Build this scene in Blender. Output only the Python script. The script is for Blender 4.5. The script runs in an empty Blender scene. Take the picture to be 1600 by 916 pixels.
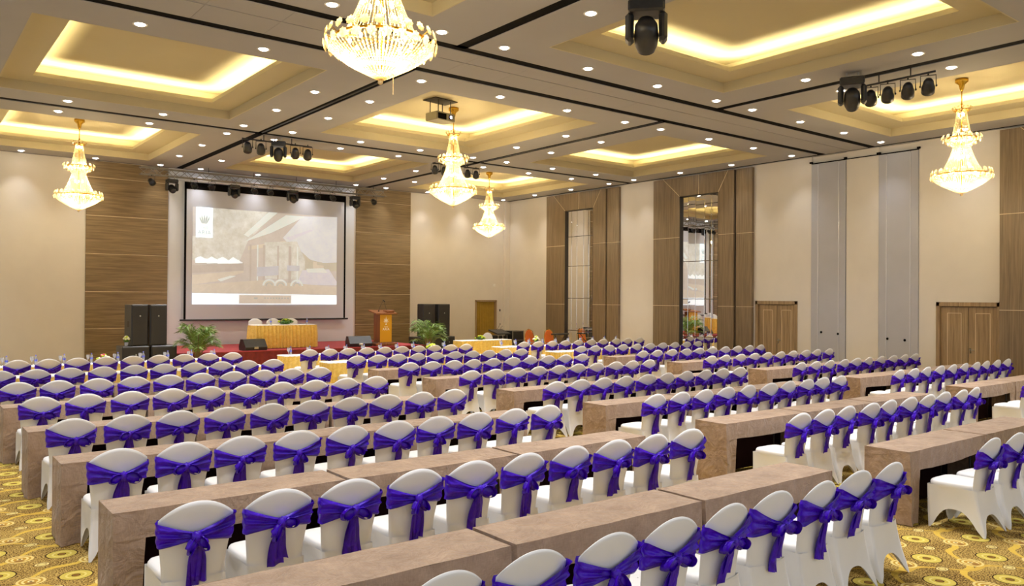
import bpy, math, random
from mathutils import Vector, Matrix
random.seed(7)
PI = math.pi
SC = bpy.context.scene
COL = SC.collection

# ---------------------------------------------------------------- camera
CAM_H = 2.26
def cam_axes(yaw, pitch, roll):
    fw = Vector((math.sin(yaw)*math.cos(pitch), math.cos(yaw)*math.cos(pitch), math.sin(pitch)))
    r = Vector((math.cos(yaw), -math.sin(yaw), 0)); up = r.cross(fw)
    return r*math.cos(roll)+up*math.sin(roll), -r*math.sin(roll)+up*math.cos(roll), fw
r_, u_, f_ = cam_axes(math.radians(38.06), math.radians(.42), math.radians(.38))
cam = bpy.data.objects.new('camera', bpy.data.cameras.new('camera')); COL.objects.link(cam)
cam.data.sensor_width = 36; cam.data.lens = 1251/1600*36
cam.data.clip_start = .05; cam.data.clip_end = 200
m = Matrix((r_, u_, -f_)).transposed().to_4x4(); m.translation = (0, 0, CAM_H)
cam.matrix_world = m
SC.camera = cam
# ---------------------------------------------------------------- exposure and world
SC.view_settings.view_transform = 'Standard'; SC.view_settings.look = 'None'
SC.view_settings.gamma = 1; SC.view_settings.use_curve_mapping = False
SC.view_settings.exposure = 0.33
WORLD_STRENGTH = .68
DOWN_W = 350.
COVE_W = 13.
CHAND_W = 1.5
W = bpy.data.worlds.new('world'); SC.world = W; W.use_nodes = True
W.node_tree.nodes['Background'].inputs[0].default_value = (1, 1, 1, 1)
W.node_tree.nodes['Background'].inputs[1].default_value = WORLD_STRENGTH
SC.cycles.max_bounces = 8; SC.cycles.diffuse_bounces = 5; SC.cycles.transparent_max_bounces = 12
SC.cycles.sample_clamp_indirect = 4.0

# ---------------------------------------------------------------- materials
def srgb(r, g, b):
    f = lambda c: (c/255/12.92) if c/255 <= .04045 else ((c/255+.055)/1.055)**2.4
    return (f(r), f(g), f(b), 1)
class NT:
    def __init__(s, name):
        s.m = bpy.data.materials.new(name); s.m.use_nodes = True
        s.t = s.m.node_tree; s.n = s.t.nodes; s.b = s.n['Principled BSDF']
    def add(s, typ, **k):
        n = s.n.new(typ)
        for a, v in k.items(): setattr(n, a, v)
        return n
    def link(s, a, b): s.t.links.new(a, b)
    def math(s, op, a, b=None, c=None):
        n = s.n.new('ShaderNodeMath'); n.operation = op
        for i, v in enumerate((a, b, c)):
            if v is None: continue
            if isinstance(v, (int, float)): n.inputs[i].default_value = v
            else: s.link(v, n.inputs[i])
        return n.outputs[0]
    def mix(s, fac, a, b):
        n = s.n.new('ShaderNodeMix'); n.data_type = 'RGBA'
        for i, v in ((0, fac), (6, a), (7, b)):
            if isinstance(v, (int, float)): n.inputs[i].default_value = v
            elif isinstance(v, tuple): n.inputs[i].default_value = v
            else: s.link(v, n.inputs[i])
        return n.outputs[2]
    def noise(s, vec, scale, detail=3, rough=.5):
        n = s.n.new('ShaderNodeTexNoise'); n.inputs['Scale'].default_value = scale
        n.inputs['Detail'].default_value = detail; n.inputs['Roughness'].default_value = rough
        if vec is not None: s.link(vec, n.inputs['Vector'])
        return n
    def ramp(s, fac, stops):
        n = s.n.new('ShaderNodeValToRGB'); el = n.color_ramp.elements
        while len(el) < len(stops): el.new(.5)
        for e, (p, c) in zip(el, stops): e.position = p; e.color = c
        s.link(fac, n.inputs[0]); return n.outputs[0]
    def mapping(s, scale, coord='Object', loc=(0, 0, 0)):
        tc = s.n.new('ShaderNodeTexCoord'); mp = s.n.new('ShaderNodeMapping')
        mp.inputs['Scale'].default_value = scale; mp.inputs['Location'].default_value = loc
        s.link(tc.outputs[coord], mp.inputs[0]); return mp.outputs[0]
    def bump(s, h, strength=.3, dist=.01):
        n = s.n.new('ShaderNodeBump'); n.inputs['Strength'].default_value = strength; n.inputs['Distance'].default_value = dist
        s.link(h, n.inputs['Height']); s.link(n.outputs[0], s.b.inputs['Normal'])
def simple(name, col, rough=.6, metal=0, noise=.0, nscale=8, bump=0, bscale=40, sheen=0, emit=None, estr=0, trans=0, spec=None, alpha=None):
    t = NT(name); b = t.b
    b.inputs['Roughness'].default_value = rough; b.inputs['Metallic'].default_value = metal
    v = t.mapping((1, 1, 1))
    n = t.noise(v, nscale, 3)
    k = noise
    lo = tuple(max(0, c*(1-k)) for c in col[:3])+(1,); hi = tuple(min(1, c*(1+k)) for c in col[:3])+(1,)
    t.link(t.ramp(n.outputs[0], [(.3, lo), (.7, hi)]), b.inputs['Base Color'])
    if bump:
        n2 = t.noise(v, bscale, 4); t.bump(n2.outputs[0], bump, .005)
    if sheen: b.inputs['Sheen Weight'].default_value = sheen
    if emit: b.inputs['Emission Color'].default_value = emit; b.inputs['Emission Strength'].default_value = estr
    if trans: b.inputs['Transmission Weight'].default_value = trans
    if spec is not None: b.inputs['Specular IOR Level'].default_value = spec
    if alpha is not None: b.inputs['Alpha'].default_value = alpha
    return t.m
def wood(name, dark, light, axis, freq=1.0, rough=.45):
    # streaks run along `axis`
    t = NT(name); s = [9*freq, 9*freq, 9*freq]; s['xyz'.index(axis)] = .45
    v = t.mapping(tuple(s)); n = t.noise(v, 2.0, 5, .6)
    s2 = [60, 60, 60]; s2['xyz'.index(axis)] = 1.2
    n2 = t.noise(t.mapping(tuple(s2)), 1.5, 3, .5)
    f = t.math('ADD', t.math('MULTIPLY', n.outputs[0], .72), t.math('MULTIPLY', n2.outputs[0], .28))
    t.link(t.ramp(f, [(.36, dark), (.5, tuple((a+b)/2 for a, b in zip(dark, light))), (.64, light)]), t.b.inputs['Base Color'])
    t.b.inputs['Roughness'].default_value = rough
    t.bump(n2.outputs[0], .15, .002)
    return t.m
M = {}
M['wall'] = simple('wall paint', srgb(219, 212, 201), .75, noise=.02, nscale=2)
M['wallw'] = simple('white wall paint', srgb(222, 226, 234), .75, noise=.02, nscale=2)
M['ceil'] = simple('ceiling paint', srgb(162, 159, 158), .8, noise=.03, nscale=.8)
M['coffer'] = simple('coffer paint', srgb(190, 178, 144), .8, noise=.02, nscale=1)
M['black'] = simple('black channel', (.004, .003, .003, 1), .9, spec=.1)
M['seam'] = simple('dark seam', (.06, .05, .04, 1), .7)
M['woodh'] = wood('stage wall veneer', srgb(98, 80, 52), srgb(142, 120, 84), 'x', 1.2)
M['woodv'] = wood('portal veneer', srgb(104, 88, 66), srgb(139, 120, 95), 'z', 1.6)
M['doorw'] = wood('door veneer', srgb(128, 106, 76), srgb(170, 144, 108), 'z', 1.0)
M['groove'] = simple('pale inlay', srgb(225, 205, 170), .5)
M['jamb'] = simple('dark jamb', (.03, .022, .016, 1), .5)
M['grey'] = simple('grey partition laminate', srgb(176, 176, 182), .5, noise=.03, nscale=1.5)
M['alu'] = simple('aluminium edge', srgb(205, 205, 208), .35, .6)
M['metal'] = simple('brushed metal', (.5, .48, .44, 1), .3, 1)
M['mirror'] = simple('mirror glass', (.9, .9, .9, 1), .015, 1)
M['blackplastic'] = simple('black housing', (.018, .018, .02, 1), .35, noise=.2, nscale=20)
M['speaker'] = simple('speaker cloth', (.022, .02, .02, 1), .7, noise=.3, nscale=160, bump=.3, bscale=200)
M['cover'] = simple('stretch cover', srgb(236, 236, 236), .55, noise=.015, nscale=6, sheen=.3)
M['taupe'] = None
M['gold'] = simple('gold metal', srgb(228, 182, 70), .25, 1)
M['red'] = simple('red stage carpet', srgb(150, 52, 56), .9, noise=.15, nscale=60, bump=.4, bscale=150)
M['redskirt'] = simple('maroon stage skirt', srgb(108, 16, 20), .6, noise=.2, nscale=12)
M['whitecloth'] = simple('white top cloth', srgb(250, 246, 238), .7)
M['leaf'] = simple('palm leaf', srgb(104, 132, 62), .5, noise=.5, nscale=5)
M['leaf2'] = simple('bouquet leaf', srgb(70, 110, 30), .5, noise=.4, nscale=30)
M['lime'] = simple('lime chrysanthemum', srgb(190, 205, 50), .6, noise=.3, nscale=60)
M['cream'] = simple('cream rose', srgb(235, 235, 200), .6, noise=.2, nscale=60)
M['pink'] = simple('pink rose', srgb(220, 70, 80), .6)
M['pot'] = simple('dark pot', (.05, .03, .02, 1), .4)
M['soil'] = simple('potting soil', (.03, .02, .012, 1), .9)
M['trunk'] = simple('palm stem', srgb(120, 100, 60), .7)
M['orange'] = simple('orange chair fabric', srgb(214, 110, 38), .7, noise=.1, nscale=30)
M['lecternw'] = wood('lectern veneer', srgb(110, 62, 26), srgb(150, 92, 42), 'z', 1.0)
M['lecterng'] = simple('lectern gold panel', srgb(206, 150, 18), .5)
M['white'] = simple('white print', (.9, .88, .82, 1), .6)
M['truss'] = simple('truss aluminium', (.32, .30, .27, 1), .5, .8)
M['screen'] = simple('projection screen fabric', srgb(200, 203, 214), .8)
M['curtain'] = simple('door curtain gold', srgb(170, 140, 50), .6, noise=.1, nscale=6)
M['lens'] = simple('lamp lens', (.05, .055, .065, 1), .12, .3)
M['lightdisc'] = simple('lit downlight glass', (1, 1, 1, 1), .5, emit=(1, .97, .93, 1), estr=18)
M['whiteplastic'] = simple('white plastic', srgb(235, 232, 225), .4)
M['bulb'] = simple('lit bulb', (1, 1, 1, 1), .5, emit=(1, .84, .5, 1), estr=40)
M['label'] = simple('blue bottle label', srgb(90, 100, 205), .5)
def taupe():
    t = NT('taupe linen cloth'); v = t.mapping((1, 1, 1))
    n1 = t.noise(v, 5, 4, .55); n2 = t.noise(t.mapping((3, 3, 26)), 6, 3); n3 = t.noise(t.mapping((40, 6, 6)), 4, 3)
    f = t.math('ADD', t.math('MULTIPLY', n1.outputs[0], .45), t.math('ADD', t.math('MULTIPLY', n2.outputs[0], .25), t.math('MULTIPLY', n3.outputs[0], .3)))
    t.link(t.ramp(f, [(.34, srgb(134, 110, 91)), (.66, srgb(178, 152, 129))]), t.b.inputs['Base Color'])
    t.b.inputs['Roughness'].default_value = .75; t.b.inputs['Sheen Weight'].default_value = .2
    w = t.noise(v, 6, 4, .55); w.inputs['Distortion'].default_value = .8
    t.bump(w.outputs[0], .75, .05)
    return t.m
M['taupe'] = taupe(); M['maroon'] = simple('dark maroon shade panel', (.018, .006, .006, 1), .9, spec=.1)
def satin(name, c0, c1, rough, bs, bd=.02, sheen=.1, spec=.5):
    t = NT(name); v = t.mapping((1, 1, 1)); n = t.noise(v, 12, 3); n.inputs['Distortion'].default_value = 1.0
    t.link(t.ramp(n.outputs[0], [(.3, c0), (.7, c1)]), t.b.inputs['Base Color'])
    t.b.inputs['Roughness'].default_value = rough; t.b.inputs['Sheen Weight'].default_value = sheen; t.b.inputs['Specular IOR Level'].default_value = spec
    t.bump(n.outputs[0], bs, bd); return t.m
M['purple'] = satin('purple satin', (.036, .0005, .34, 1), (.064, .0007, .66, 1), .38, .6, .02, 0.0, .4)
M['goldskirt'] = satin('gold satin skirt', srgb(222, 182, 76), srgb(244, 212, 112), .45, .1)
def crystal():
    t = NT('chandelier crystal')
    out = t.n['Material Output']
    tr = t.add('ShaderNodeBsdfTranslucent'); tr.inputs[0].default_value = (1, .90, .62, 1)
    gl = t.add('ShaderNodeBsdfGlossy'); gl.inputs[0].default_value = (1, .93, .75, 1); gl.inputs['Roughness'].default_value = .12
    tp = t.add('ShaderNodeBsdfTransparent'); tp.inputs[0].default_value = (1, .95, .85, 1)
    n = t.noise(t.mapping((1, 1, 1)), 30, 2)
    m1 = t.add('ShaderNodeMixShader'); m1.inputs[0].default_value = .35
    t.link(tr.outputs[0], m1.inputs[1]); t.link(gl.outputs[0], m1.inputs[2])
    m2 = t.add('ShaderNodeMixShader'); t.link(t.math('MULTIPLY', n.outputs[0], .55), m2.inputs[0])
    t.link(m1.outputs[0], m2.inputs[1]); t.link(tp.outputs[0], m2.inputs[2])
    t.link(m2.outputs[0], out.inputs[0]); return t.m
M['crystal'] = crystal()
def glass():
    t = NT('clear glass'); out = t.n['Material Output']
    gl = t.add('ShaderNodeBsdfGlossy'); gl.inputs['Roughness'].default_value = .05
    tp = t.add('ShaderNodeBsdfTransparent'); tp.inputs[0].default_value = (.93, .95, .98, 1)
    fr = t.add('ShaderNodeFresnel'); fr.inputs[0].default_value = 1.5
    n = t.noise(t.mapping((1, 1, 1)), 9, 1)
    m = t.add('ShaderNodeMixShader'); t.link(t.math('ADD', t.math('MULTIPLY', fr.outputs[0], 1.0), t.math('MULTIPLY', n.outputs[0], .25)), m.inputs[0])
    t.link(tp.outputs[0], m.inputs[1]); t.link(gl.outputs[0], m.inputs[2]); df = t.add('ShaderNodeBsdfDiffuse'); df.inputs[0].default_value = (.86, .88, .95, 1)
    m3 = t.add('ShaderNodeMixShader'); m3.inputs[0].default_value = .28
    t.link(m.outputs[0], m3.inputs[1]); t.link(df.outputs[0], m3.inputs[2]); t.link(m3.outputs[0], out.inputs[0]); return t.m
M['glass'] = glass()
def carpet():
    t = NT('patterned carpet')
    tc = t.add('ShaderNodeTexCoord'); sp = t.add('ShaderNodeSeparateXYZ'); t.link(tc.outputs['Object'], sp.inputs[0])
    X, Y = sp.outputs[0], sp.outputs[1]
    wn = t.noise(tc.outputs['Object'], 22, 2); 
    def dist(x0, y0, sx=1, sy=1):
        ds = []
        for ox, oy in ((0, 0), (.5, .332)):
            dx = t.math('MULTIPLY', t.math('PINGPONG', t.math('SUBTRACT', X, x0+ox-50), .5), sx)
            dy = t.math('MULTIPLY', t.math('PINGPONG', t.math('SUBTRACT', Y, y0+oy-66.4), .332), sy)
            ds.append(t.math('SQRT', t.math('ADD', t.math('MULTIPLY', dx, dx), t.math('MULTIPLY', dy, dy))))
        return t.math('MINIMUM', ds[0], ds[1])
    # speckled ground
    sn = t.noise(tc.outputs['Object'], 75, 2, .75); big = t.noise(tc.outputs['Object'], 2.2, 2)
    base = t.ramp(t.math('ADD', sn.outputs[0], t.math('MULTIPLY', t.math('SUBTRACT', big.outputs[0], .5), .15)), [(.41, srgb(66, 44, 20)), (.49, srgb(140, 108, 52)), (.57, srgb(212, 182, 104))])
    col = base
    def wave(slope, per, c, amp, width, colr, base, ph=0):
        w = t.math('MULTIPLY', t.math('SINE', t.math('ADD', t.math('MULTIPLY', X, 2*PI/.5), ph)), amp)
        v = t.math('SUBTRACT', t.math('SUBTRACT', Y, t.math('MULTIPLY', X, slope)), t.math('ADD', w, c-per*100))
        d = t.math('PINGPONG', v, per/2)
        d = t.math('ADD', d, t.math('MULTIPLY', t.math('SUBTRACT', wn.outputs[0], .5), .02))
        return t.mix(t.math('LESS_THAN', d, width), base, colr)
    # solid discs centred at (1.24, 7.95) + lattice; gold lines pass half way between
    col = wave(.664, .664, 7.95+.34-.664*1.24, .055, .030, srgb(214, 180, 78), col, .6)
    col = wave(-.664, 1.328, 7.95+.34+.664*1.24, .06, .024, srgb(206, 170, 76), col, 2.0)
    def rings(d, stops, base):
        for r, c in stops: base = t.mix(t.math('LESS_THAN', d, r), base, c)
        return base
    col = rings(dist(1.24, 7.95), [(.128, srgb(58, 36, 18)), (.117, srgb(206, 186, 88)), (.078, srgb(222, 206, 120)), (.062, srgb(200, 178, 78)), (.034, srgb(70, 44, 22)), (.026, srgb(132, 96, 46))], col)
    col = rings(dist(.93, 8.0), [(.105, srgb(226, 204, 130)), (.085, srgb(186, 148, 62)), (.068, srgb(232, 212, 142)), (.05, srgb(190, 146, 60)), (.024, srgb(240, 222, 160)), (.012, srgb(80, 50, 26))], col)
    col = rings(dist(1.06, 7.74, 1, 1.25), [(.062, srgb(64, 40, 20)), (.055, srgb(226, 208, 140)), (.038, srgb(150, 118, 56)), (.028, srgb(222, 206, 130))], col)
    col = rings(dist(1.42, 7.62, 1, 1.2), [(.04, srgb(176, 140, 70)), (.03, srgb(150, 112, 60))], col)
    dn = t.mix(t.math('MULTIPLY', t.math('GREATER_THAN', sn.outputs[0], .6), .25), col, srgb(120, 84, 40))
    t.link(dn, t.b.inputs['Base Color']); t.b.inputs['Roughness'].default_value = .95; t.b.inputs['Specular IOR Level'].default_value = .1
    t.bump(sn.outputs[0], .4, .004); return t.m
M['carpet'] = carpet()

# ---------------------------------------------------------------- mesh helpers
class MB:
    def __init__(s): s.v = []; s.f = []
    def add(s, vs, fs, mat=None):
        o = len(s.v)
        s.v += [tuple(mat @ Vector(p)) if mat is not None else tuple(p) for p in vs]
        s.f += [tuple(i+o for i in f) for f in fs]; return s
    def box(s, x0, x1, y0, y1, z0, z1, mat=None):
        return s.add([(x0,y0,z0),(x1,y0,z0),(x1,y1,z0),(x0,y1,z0),(x0,y0,z1),(x1,y0,z1),(x1,y1,z1),(x0,y1,z1)],
                     [(3,2,1,0),(4,5,6,7),(0,1,5,4),(1,2,6,5),(2,3,7,6),(3,0,4,7)], mat)
    def bbox(s, x0, x1, y0, y1, z0, z1, b=.01, mat=None):
        # bevelled box
        X = (x0, x0+b, x1-b, x1); Y = (y0, y0+b, y1-b, y1); Z = (z0, z0+b, z1-b, z1)
        vs = []; idx = {}
        def V(i, j, k):
            if (i, j, k) not in idx: idx[(i, j, k)] = len(vs); vs.append((X[i], Y[j], Z[k]))
            return idx[(i, j, k)]
        fs = [(V(0,1,1),V(0,1,2),V(0,2,2),V(0,2,1)),(V(3,1,1),V(3,2,1),V(3,2,2),V(3,1,2)),
              (V(1,0,1),V(2,0,1),V(2,0,2),V(1,0,2)),(V(1,3,1),V(1,3,2),V(2,3,2),V(2,3,1)),
              (V(1,1,0),V(1,2,0),V(2,2,0),V(2,1,0)),(V(1,1,3),V(2,1,3),V(2,2,3),V(1,2,3))]
        for j, jo in ((1,0),(2,3)):
            for k, ko in ((1,0),(2,3)):
                fs.append((V(1,jo,k),V(2,jo,k),V(2,j,ko),V(1,j,ko)))
        for i, io in ((1,0),(2,3)):
            for k, ko in ((1,0),(2,3)):
                fs.append((V(io,1,k),V(io,2,k),V(i,2,ko),V(i,1,ko)))
            for j, jo in ((1,0),(2,3)):
                fs.append((V(io,j,1),V(io,j,2),V(i,jo,2),V(i,jo,1)))
        for i, io in ((1,0),(2,3)):
            for j, jo in ((1,0),(2,3)):
                for k, ko in ((1,0),(2,3)):
                    fs.append((V(io,j,k),V(i,jo,k),V(i,j,ko)))
        return s.add(vs, fs, mat)
    def grid(s, rows, closed_u=False, closed_v=False, mat=None):
        n = len(rows); k = len(rows[0]); vs = [p for r in rows for p in r]; fs = []
        for i in range(n if closed_v else n-1):
            for j in range(k if closed_u else k-1):
                a = i*k+j; b = i*k+(j+1) % k; c = ((i+1) % n)*k+(j+1) % k; d = ((i+1) % n)*k+j
                fs.append((a, b, c, d))
        return s.add(vs, fs, mat)
    def lathe(s, prof, seg=16, mat=None, wob=None):
        rows = []
        for r, z in prof:
            rows.append([((r*(1+(wob(i) if wob else 0)))*math.cos(2*PI*i/seg), (r*(1+(wob(i) if wob else 0)))*math.sin(2*PI*i/seg), z) for i in range(seg)])
        return s.grid(rows, closed_u=True, mat=mat)
    def tube(s, pts, rad, seg=6, caps=True):
        pts = [Vector(p) for p in pts]; n = len(pts); rads = rad if isinstance(rad, (list, tuple)) else [rad]*n
        rows = []; prev = None
        for i, p in enumerate(pts):
            d = (pts[min(i+1, n-1)]-pts[max(i-1, 0)])
            d = d.normalized() if d.length > 1e-9 else Vector((0, 0, 1))
            if prev is None:
                a = Vector((0, 0, 1)) if abs(d.z) < .9 else Vector((1, 0, 0)); u = d.cross(a).normalized()
            else:
                u = (prev-d*prev.dot(d)); u = u.normalized() if u.length > 1e-6 else d.orthogonal().normalized()
            prev = u; w = d.cross(u)
            rows.append([tuple(p+(u*math.cos(2*PI*j/seg)+w*math.sin(2*PI*j/seg))*rads[i]) for j in range(seg)])
        o = len(s.v); s.grid(rows, closed_u=True)
        if caps:
            s.f.append(tuple(o+j for j in range(seg))[::-1]); s.f.append(tuple(o+(n-1)*seg+j for j in range(seg)))
        return s
    def ell(s, c, r, seg=10, rings=6, mat=None, fn=None):
        rows = []
        for i in range(rings+1):
            th = PI*i/rings
            row = []
            for j in range(seg):
                ph = 2*PI*j/seg; d = Vector((math.sin(th)*math.cos(ph), math.sin(th)*math.sin(ph), math.cos(th)))
                k = fn(d) if fn else 1
                row.append((c[0]+r[0]*d.x*k, c[1]+r[1]*d.y*k, c[2]+r[2]*d.z*k))
            rows.append(row)
        return s.grid(rows, closed_u=True, mat=mat)
    def mesh(s, name, mat, smooth=False):
        me = bpy.data.meshes.new(name); me.from_pydata(s.v, [], s.f); me.validate()
        if mat: me.materials.append(mat)
        if smooth:
            for p in me.polygons: p.use_smooth = True
        me.update(); return me
    def build(s, name, mat, parent=None, smooth=False, loc=None, fix=False):
        me = s.mesh(name, mat, smooth)
        if fix:
            import bmesh
            b = bmesh.new(); b.from_mesh(me); bmesh.ops.remove_doubles(b, verts=b.verts, dist=1e-5); bmesh.ops.recalc_face_normals(b, faces=b.faces); b.to_mesh(me); b.free()
        return link(name, me, parent, loc)
def link(name, data, parent=None, loc=None):
    o = bpy.data.objects.new(name, data); COL.objects.link(o)
    if parent is not None: o.parent = parent
    if loc is not None: o.location = loc
    return o
def tag(o, label=None, cat=None, group=None, kind=None):
    if label: o['label'] = label
    if cat: o['category'] = cat
    if group: o['group'] = group
    if kind: o['kind'] = kind
    return o
def empty(name, loc=(0, 0, 0), rz=0, label=None, cat=None, group=None, kind=None):
    o = bpy.data.objects.new(name, None); COL.objects.link(o); o.location = loc; o.rotation_euler = (0, 0, rz)
    o.empty_display_size = .1
    return tag(o, label, cat, group, kind)
def structure(name, mb, mat, smooth=False): return tag(mb.build(name, mat, None, smooth), kind='structure')
def copy_tree(o, parent=None):
    c = o.copy(); COL.objects.link(c); c.parent = parent
    for ch in list(o.children): copy_tree(ch, c)
    return c
def rot(rx=0, ry=0, rz=0, loc=(0, 0, 0)):
    return Matrix.Translation(loc) @ Matrix.Rotation(rz, 4, 'Z') @ Matrix.Rotation(ry, 4, 'Y') @ Matrix.Rotation(rx, 4, 'X')
ORD = ['first','second','third','fourth','fifth','sixth','seventh','eighth','ninth','tenth']

# ================================================================ room shell
XW, YW, ZC = 22.0, 28.4, 6.6
structure('floor', MB().box(-8, XW+.3, -4, YW+.3, -.1, 0), M['carpet'])
structure('wall_stage', MB().box(-8, 7.47, YW, YW+.25, 0, 7.3).box(14.39, 20.2, YW, YW+.25, 0, 7.3).box(21.36, XW+.25, YW, YW+.25, 0, 7.3).box(20.2, 21.36, YW, YW+.25, 2.2, 7.3), M['wall'])
structure('wall_stage_centre', MB().box(7.47, 14.39, YW, YW+.25, 0, 7.3), M['wallw'])
# mirror wall with openings for doors
DOORS = [(15.41, 13.91), (9.80, 8.24)]
mb = MB()
mb.box(XW, XW+.25, 15.41, YW, 0, 7.3).box(XW, XW+.25, 13.91, 15.41, 2.25, 7.3).box(XW, XW+.25, 13.45, 13.91, 0, 7.3)
mb.box(XW+.06, XW+.25, 10.26, 13.45, 0, 7.3)
mb.box(XW, XW+.25, 9.80, 10.26, 0, 7.3).box(XW, XW+.25, 8.24, 9.80, 2.25, 7.3).box(XW, XW+.25, -4, 8.24, 0, 7.3)
structure('wall_mirror_side', mb, M['wall'])
structure('trim_1', MB().bbox(21.72, XW, YW-.14, YW, 0, ZC, .01), M['wall'])      # shallow corner pier

# ---- coffered ceiling
MX = [(.8, 7.8), (7.8, 14.88), (14.88, 21.9)]; MY = [(3.65, 11.5), (13.02, 20.78), (20.78, 28.365)]
CX = [(1.75, 6.58), (8.98, 13.75), (16.1, 20.8)]; CY = [(4.92, 10.44), (14.2, 19.65), (21.95, 27.25)]
G = .12
cm = MB(); cf = MB()
def quad(b, *p): b.add(list(p), [tuple(range(len(p)))])
def slab(x0, x1, y0, y1): cm.box(x0, x1, y0, y1, ZC, ZC+.03)
cm2 = []
for (x0, x1) in MX:
    for (y0, y1) in MY:
        i = MX.index((x0, x1)); j = MY.index((y0, y1)); a0, a1 = CX[i]; b0, b1 = CY[j]
        X0, X1, Y0, Y1 = x0+G, x1-G, y0+G, y1-G
        slab(X0, X1, Y0, b0); slab(X0, X1, b1, Y1); slab(X0, a0, b0, b1); slab(a1, X1, b0, b1)
        z1 = 6.8; z2 = 6.885; zt = 7.13; w = .6
        i0, i1, j0, j1 = a0+w, a1-w, b0+w, b1-w
        # outer face, shelf, lip, shelf top, cavity wall, top
        def ring(r0, z0, r1, zz1):
            P0 = [(r0[0], r0[2], z0), (r0[1], r0[2], z0), (r0[1], r0[3], z0), (r0[0], r0[3], z0)]
            P1 = [(r1[0], r1[2], zz1), (r1[1], r1[2], zz1), (r1[1], r1[3], zz1), (r1[0], r1[3], zz1)]
            for k in range(4): quad(cf, P0[k], P0[(k+1) % 4], P1[(k+1) % 4], P1[k])
        e_ = .006; R0 = (a0+e_, a1-e_, b0+e_, b1-e_); R1 = (i0, i1, j0, j1); R2 = (a0+.12, a1-.12, b0+.12, b1-.12); Rl = (i0-.03, i1+.03, j0-.03, j1+.03)
        ring((a0-.02, a1+.02, b0-.02, b1+.02), ZC-.0015, R0, ZC-.0015); ring(R0, ZC-.0015, R0, z1); ring(R0, z1, R1, z1); ring(R1, z1, R1, z2); ring(R1, z2, Rl, z2); ring(Rl, z2, Rl, z1+.03); ring(Rl, z1+.03, R2, z1+.03); ring(R2, z1+.03, R2, zt)
        quad(cf, (R2[0], R2[2], zt), (R2[1], R2[2], zt), (R2[1], R2[3], zt), (R2[0], R2[3], zt))
        # LED strips lying behind the lip, shining up
        for (cx, cy, sx, sy) in (((i0+i1)/2, j0-.1, i1-i0, .04), ((i0+i1)/2, j1+.1, i1-i0, .04), (i0-.1, (j0+j1)/2, .04, j1-j0), (i1+.1, (j0+j1)/2, .04, j1-j0)):
            L = bpy.data.lights.new('cove strip light', 'AREA'); L.shape = 'RECTANGLE'; L.size = sx; L.size_y = sy
            L.energy = COVE_W*max(sx, sy); L.color = (1, .86, .48)
            o = link('cove_strip_light', L); o.location = (cx, cy, z1+.05); o.rotation_euler = (PI, 0, 0)
# divider band between the two rows of bays, split in tiles
for x0 in [k*1.17-8 for k in range(26)]:
    x1 = min(x0+1.165, 21.85)
    if x0 > 21.8: continue
    slab(x0, x1, 11.5+G, 12.14); slab(x0, x1, 12.165, 13.02-G)
for (x0, x1) in ((-8, .8-G),):
    for (y0, y1) in MY: slab(x0, x1, y0+G, y1-G)
slab(-8, 21.85, -4, 3.6)
slab(-8, 22.05, YW-.045, YW+.05); slab(21.95, 22.1, -4, YW)
structure('ceiling', cm, M['ceil'])
structure('ceiling_coffers', cf, M['coffer'])
ch = MB()
for x in (.8, 7.8, 14.88): ch.box(x-G, x+G, 3.6, 11.5, ZC+.012, ZC+.05).box(x-G, x+G, 13.02, 28.3, ZC+.012, ZC+.05)
for y in (3.65, 11.5, 13.02, 20.78): ch.box(-8, 21.95, y-G-.01, y+G+.01, ZC+.012, ZC+.05)
ch.box(-8, 21.95, YW-.12, YW-.04, ZC+.012, ZC+.05)
ch.box(21.84, 21.96, -4, 28.3, ZC+.012, ZC+.05)
ch.box(-8, 21.9, 12.1, 12.2, ZC+.012, ZC+.05)
structure('trim_2', ch, M['black'])
structure('trim_3', MB().box(-8, 22.3, -4, 3.6, 7.3, 7.35).box(-8, 22.3, 3.6, YW+.2, 7.3, 7.35), M['ceil'])
# pipes resting along the dark channels
for k, (x, y0, y1) in enumerate(((7.8, 13.1, 20.7), (14.88, 13.1, 20.7))):
    tag(MB().tube([(x, y0, ZC+.02), (x, y1, ZC+.02)], .028, 8).build('trim_%d' % (4+k), M['blackplastic'], None, True), kind='structure')

# ---- stage wall veneer panels with pale seams
def veneer(name, x0, x1, top):
    b = MB(); g = MB(); zs = [0, 1.22, 2.41, 3.62, 4.84, 6.06, top]
    for a, c in zip(zs[:-1], zs[1:]): b.bbox(x0, x1, YW-.06, YW, a+.008, c-.008, .004)
    g.box(x0+.004, x1-.004, YW-.05, YW-.001, 0, top)
    o = structure(name, b, M['woodh']); g.build('seam_inlay', M['groove'], o)
veneer('trim_6', 5.0, 7.47, 6.59); veneer('trim_7', 14.45, 16.9, 6.59)
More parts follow.
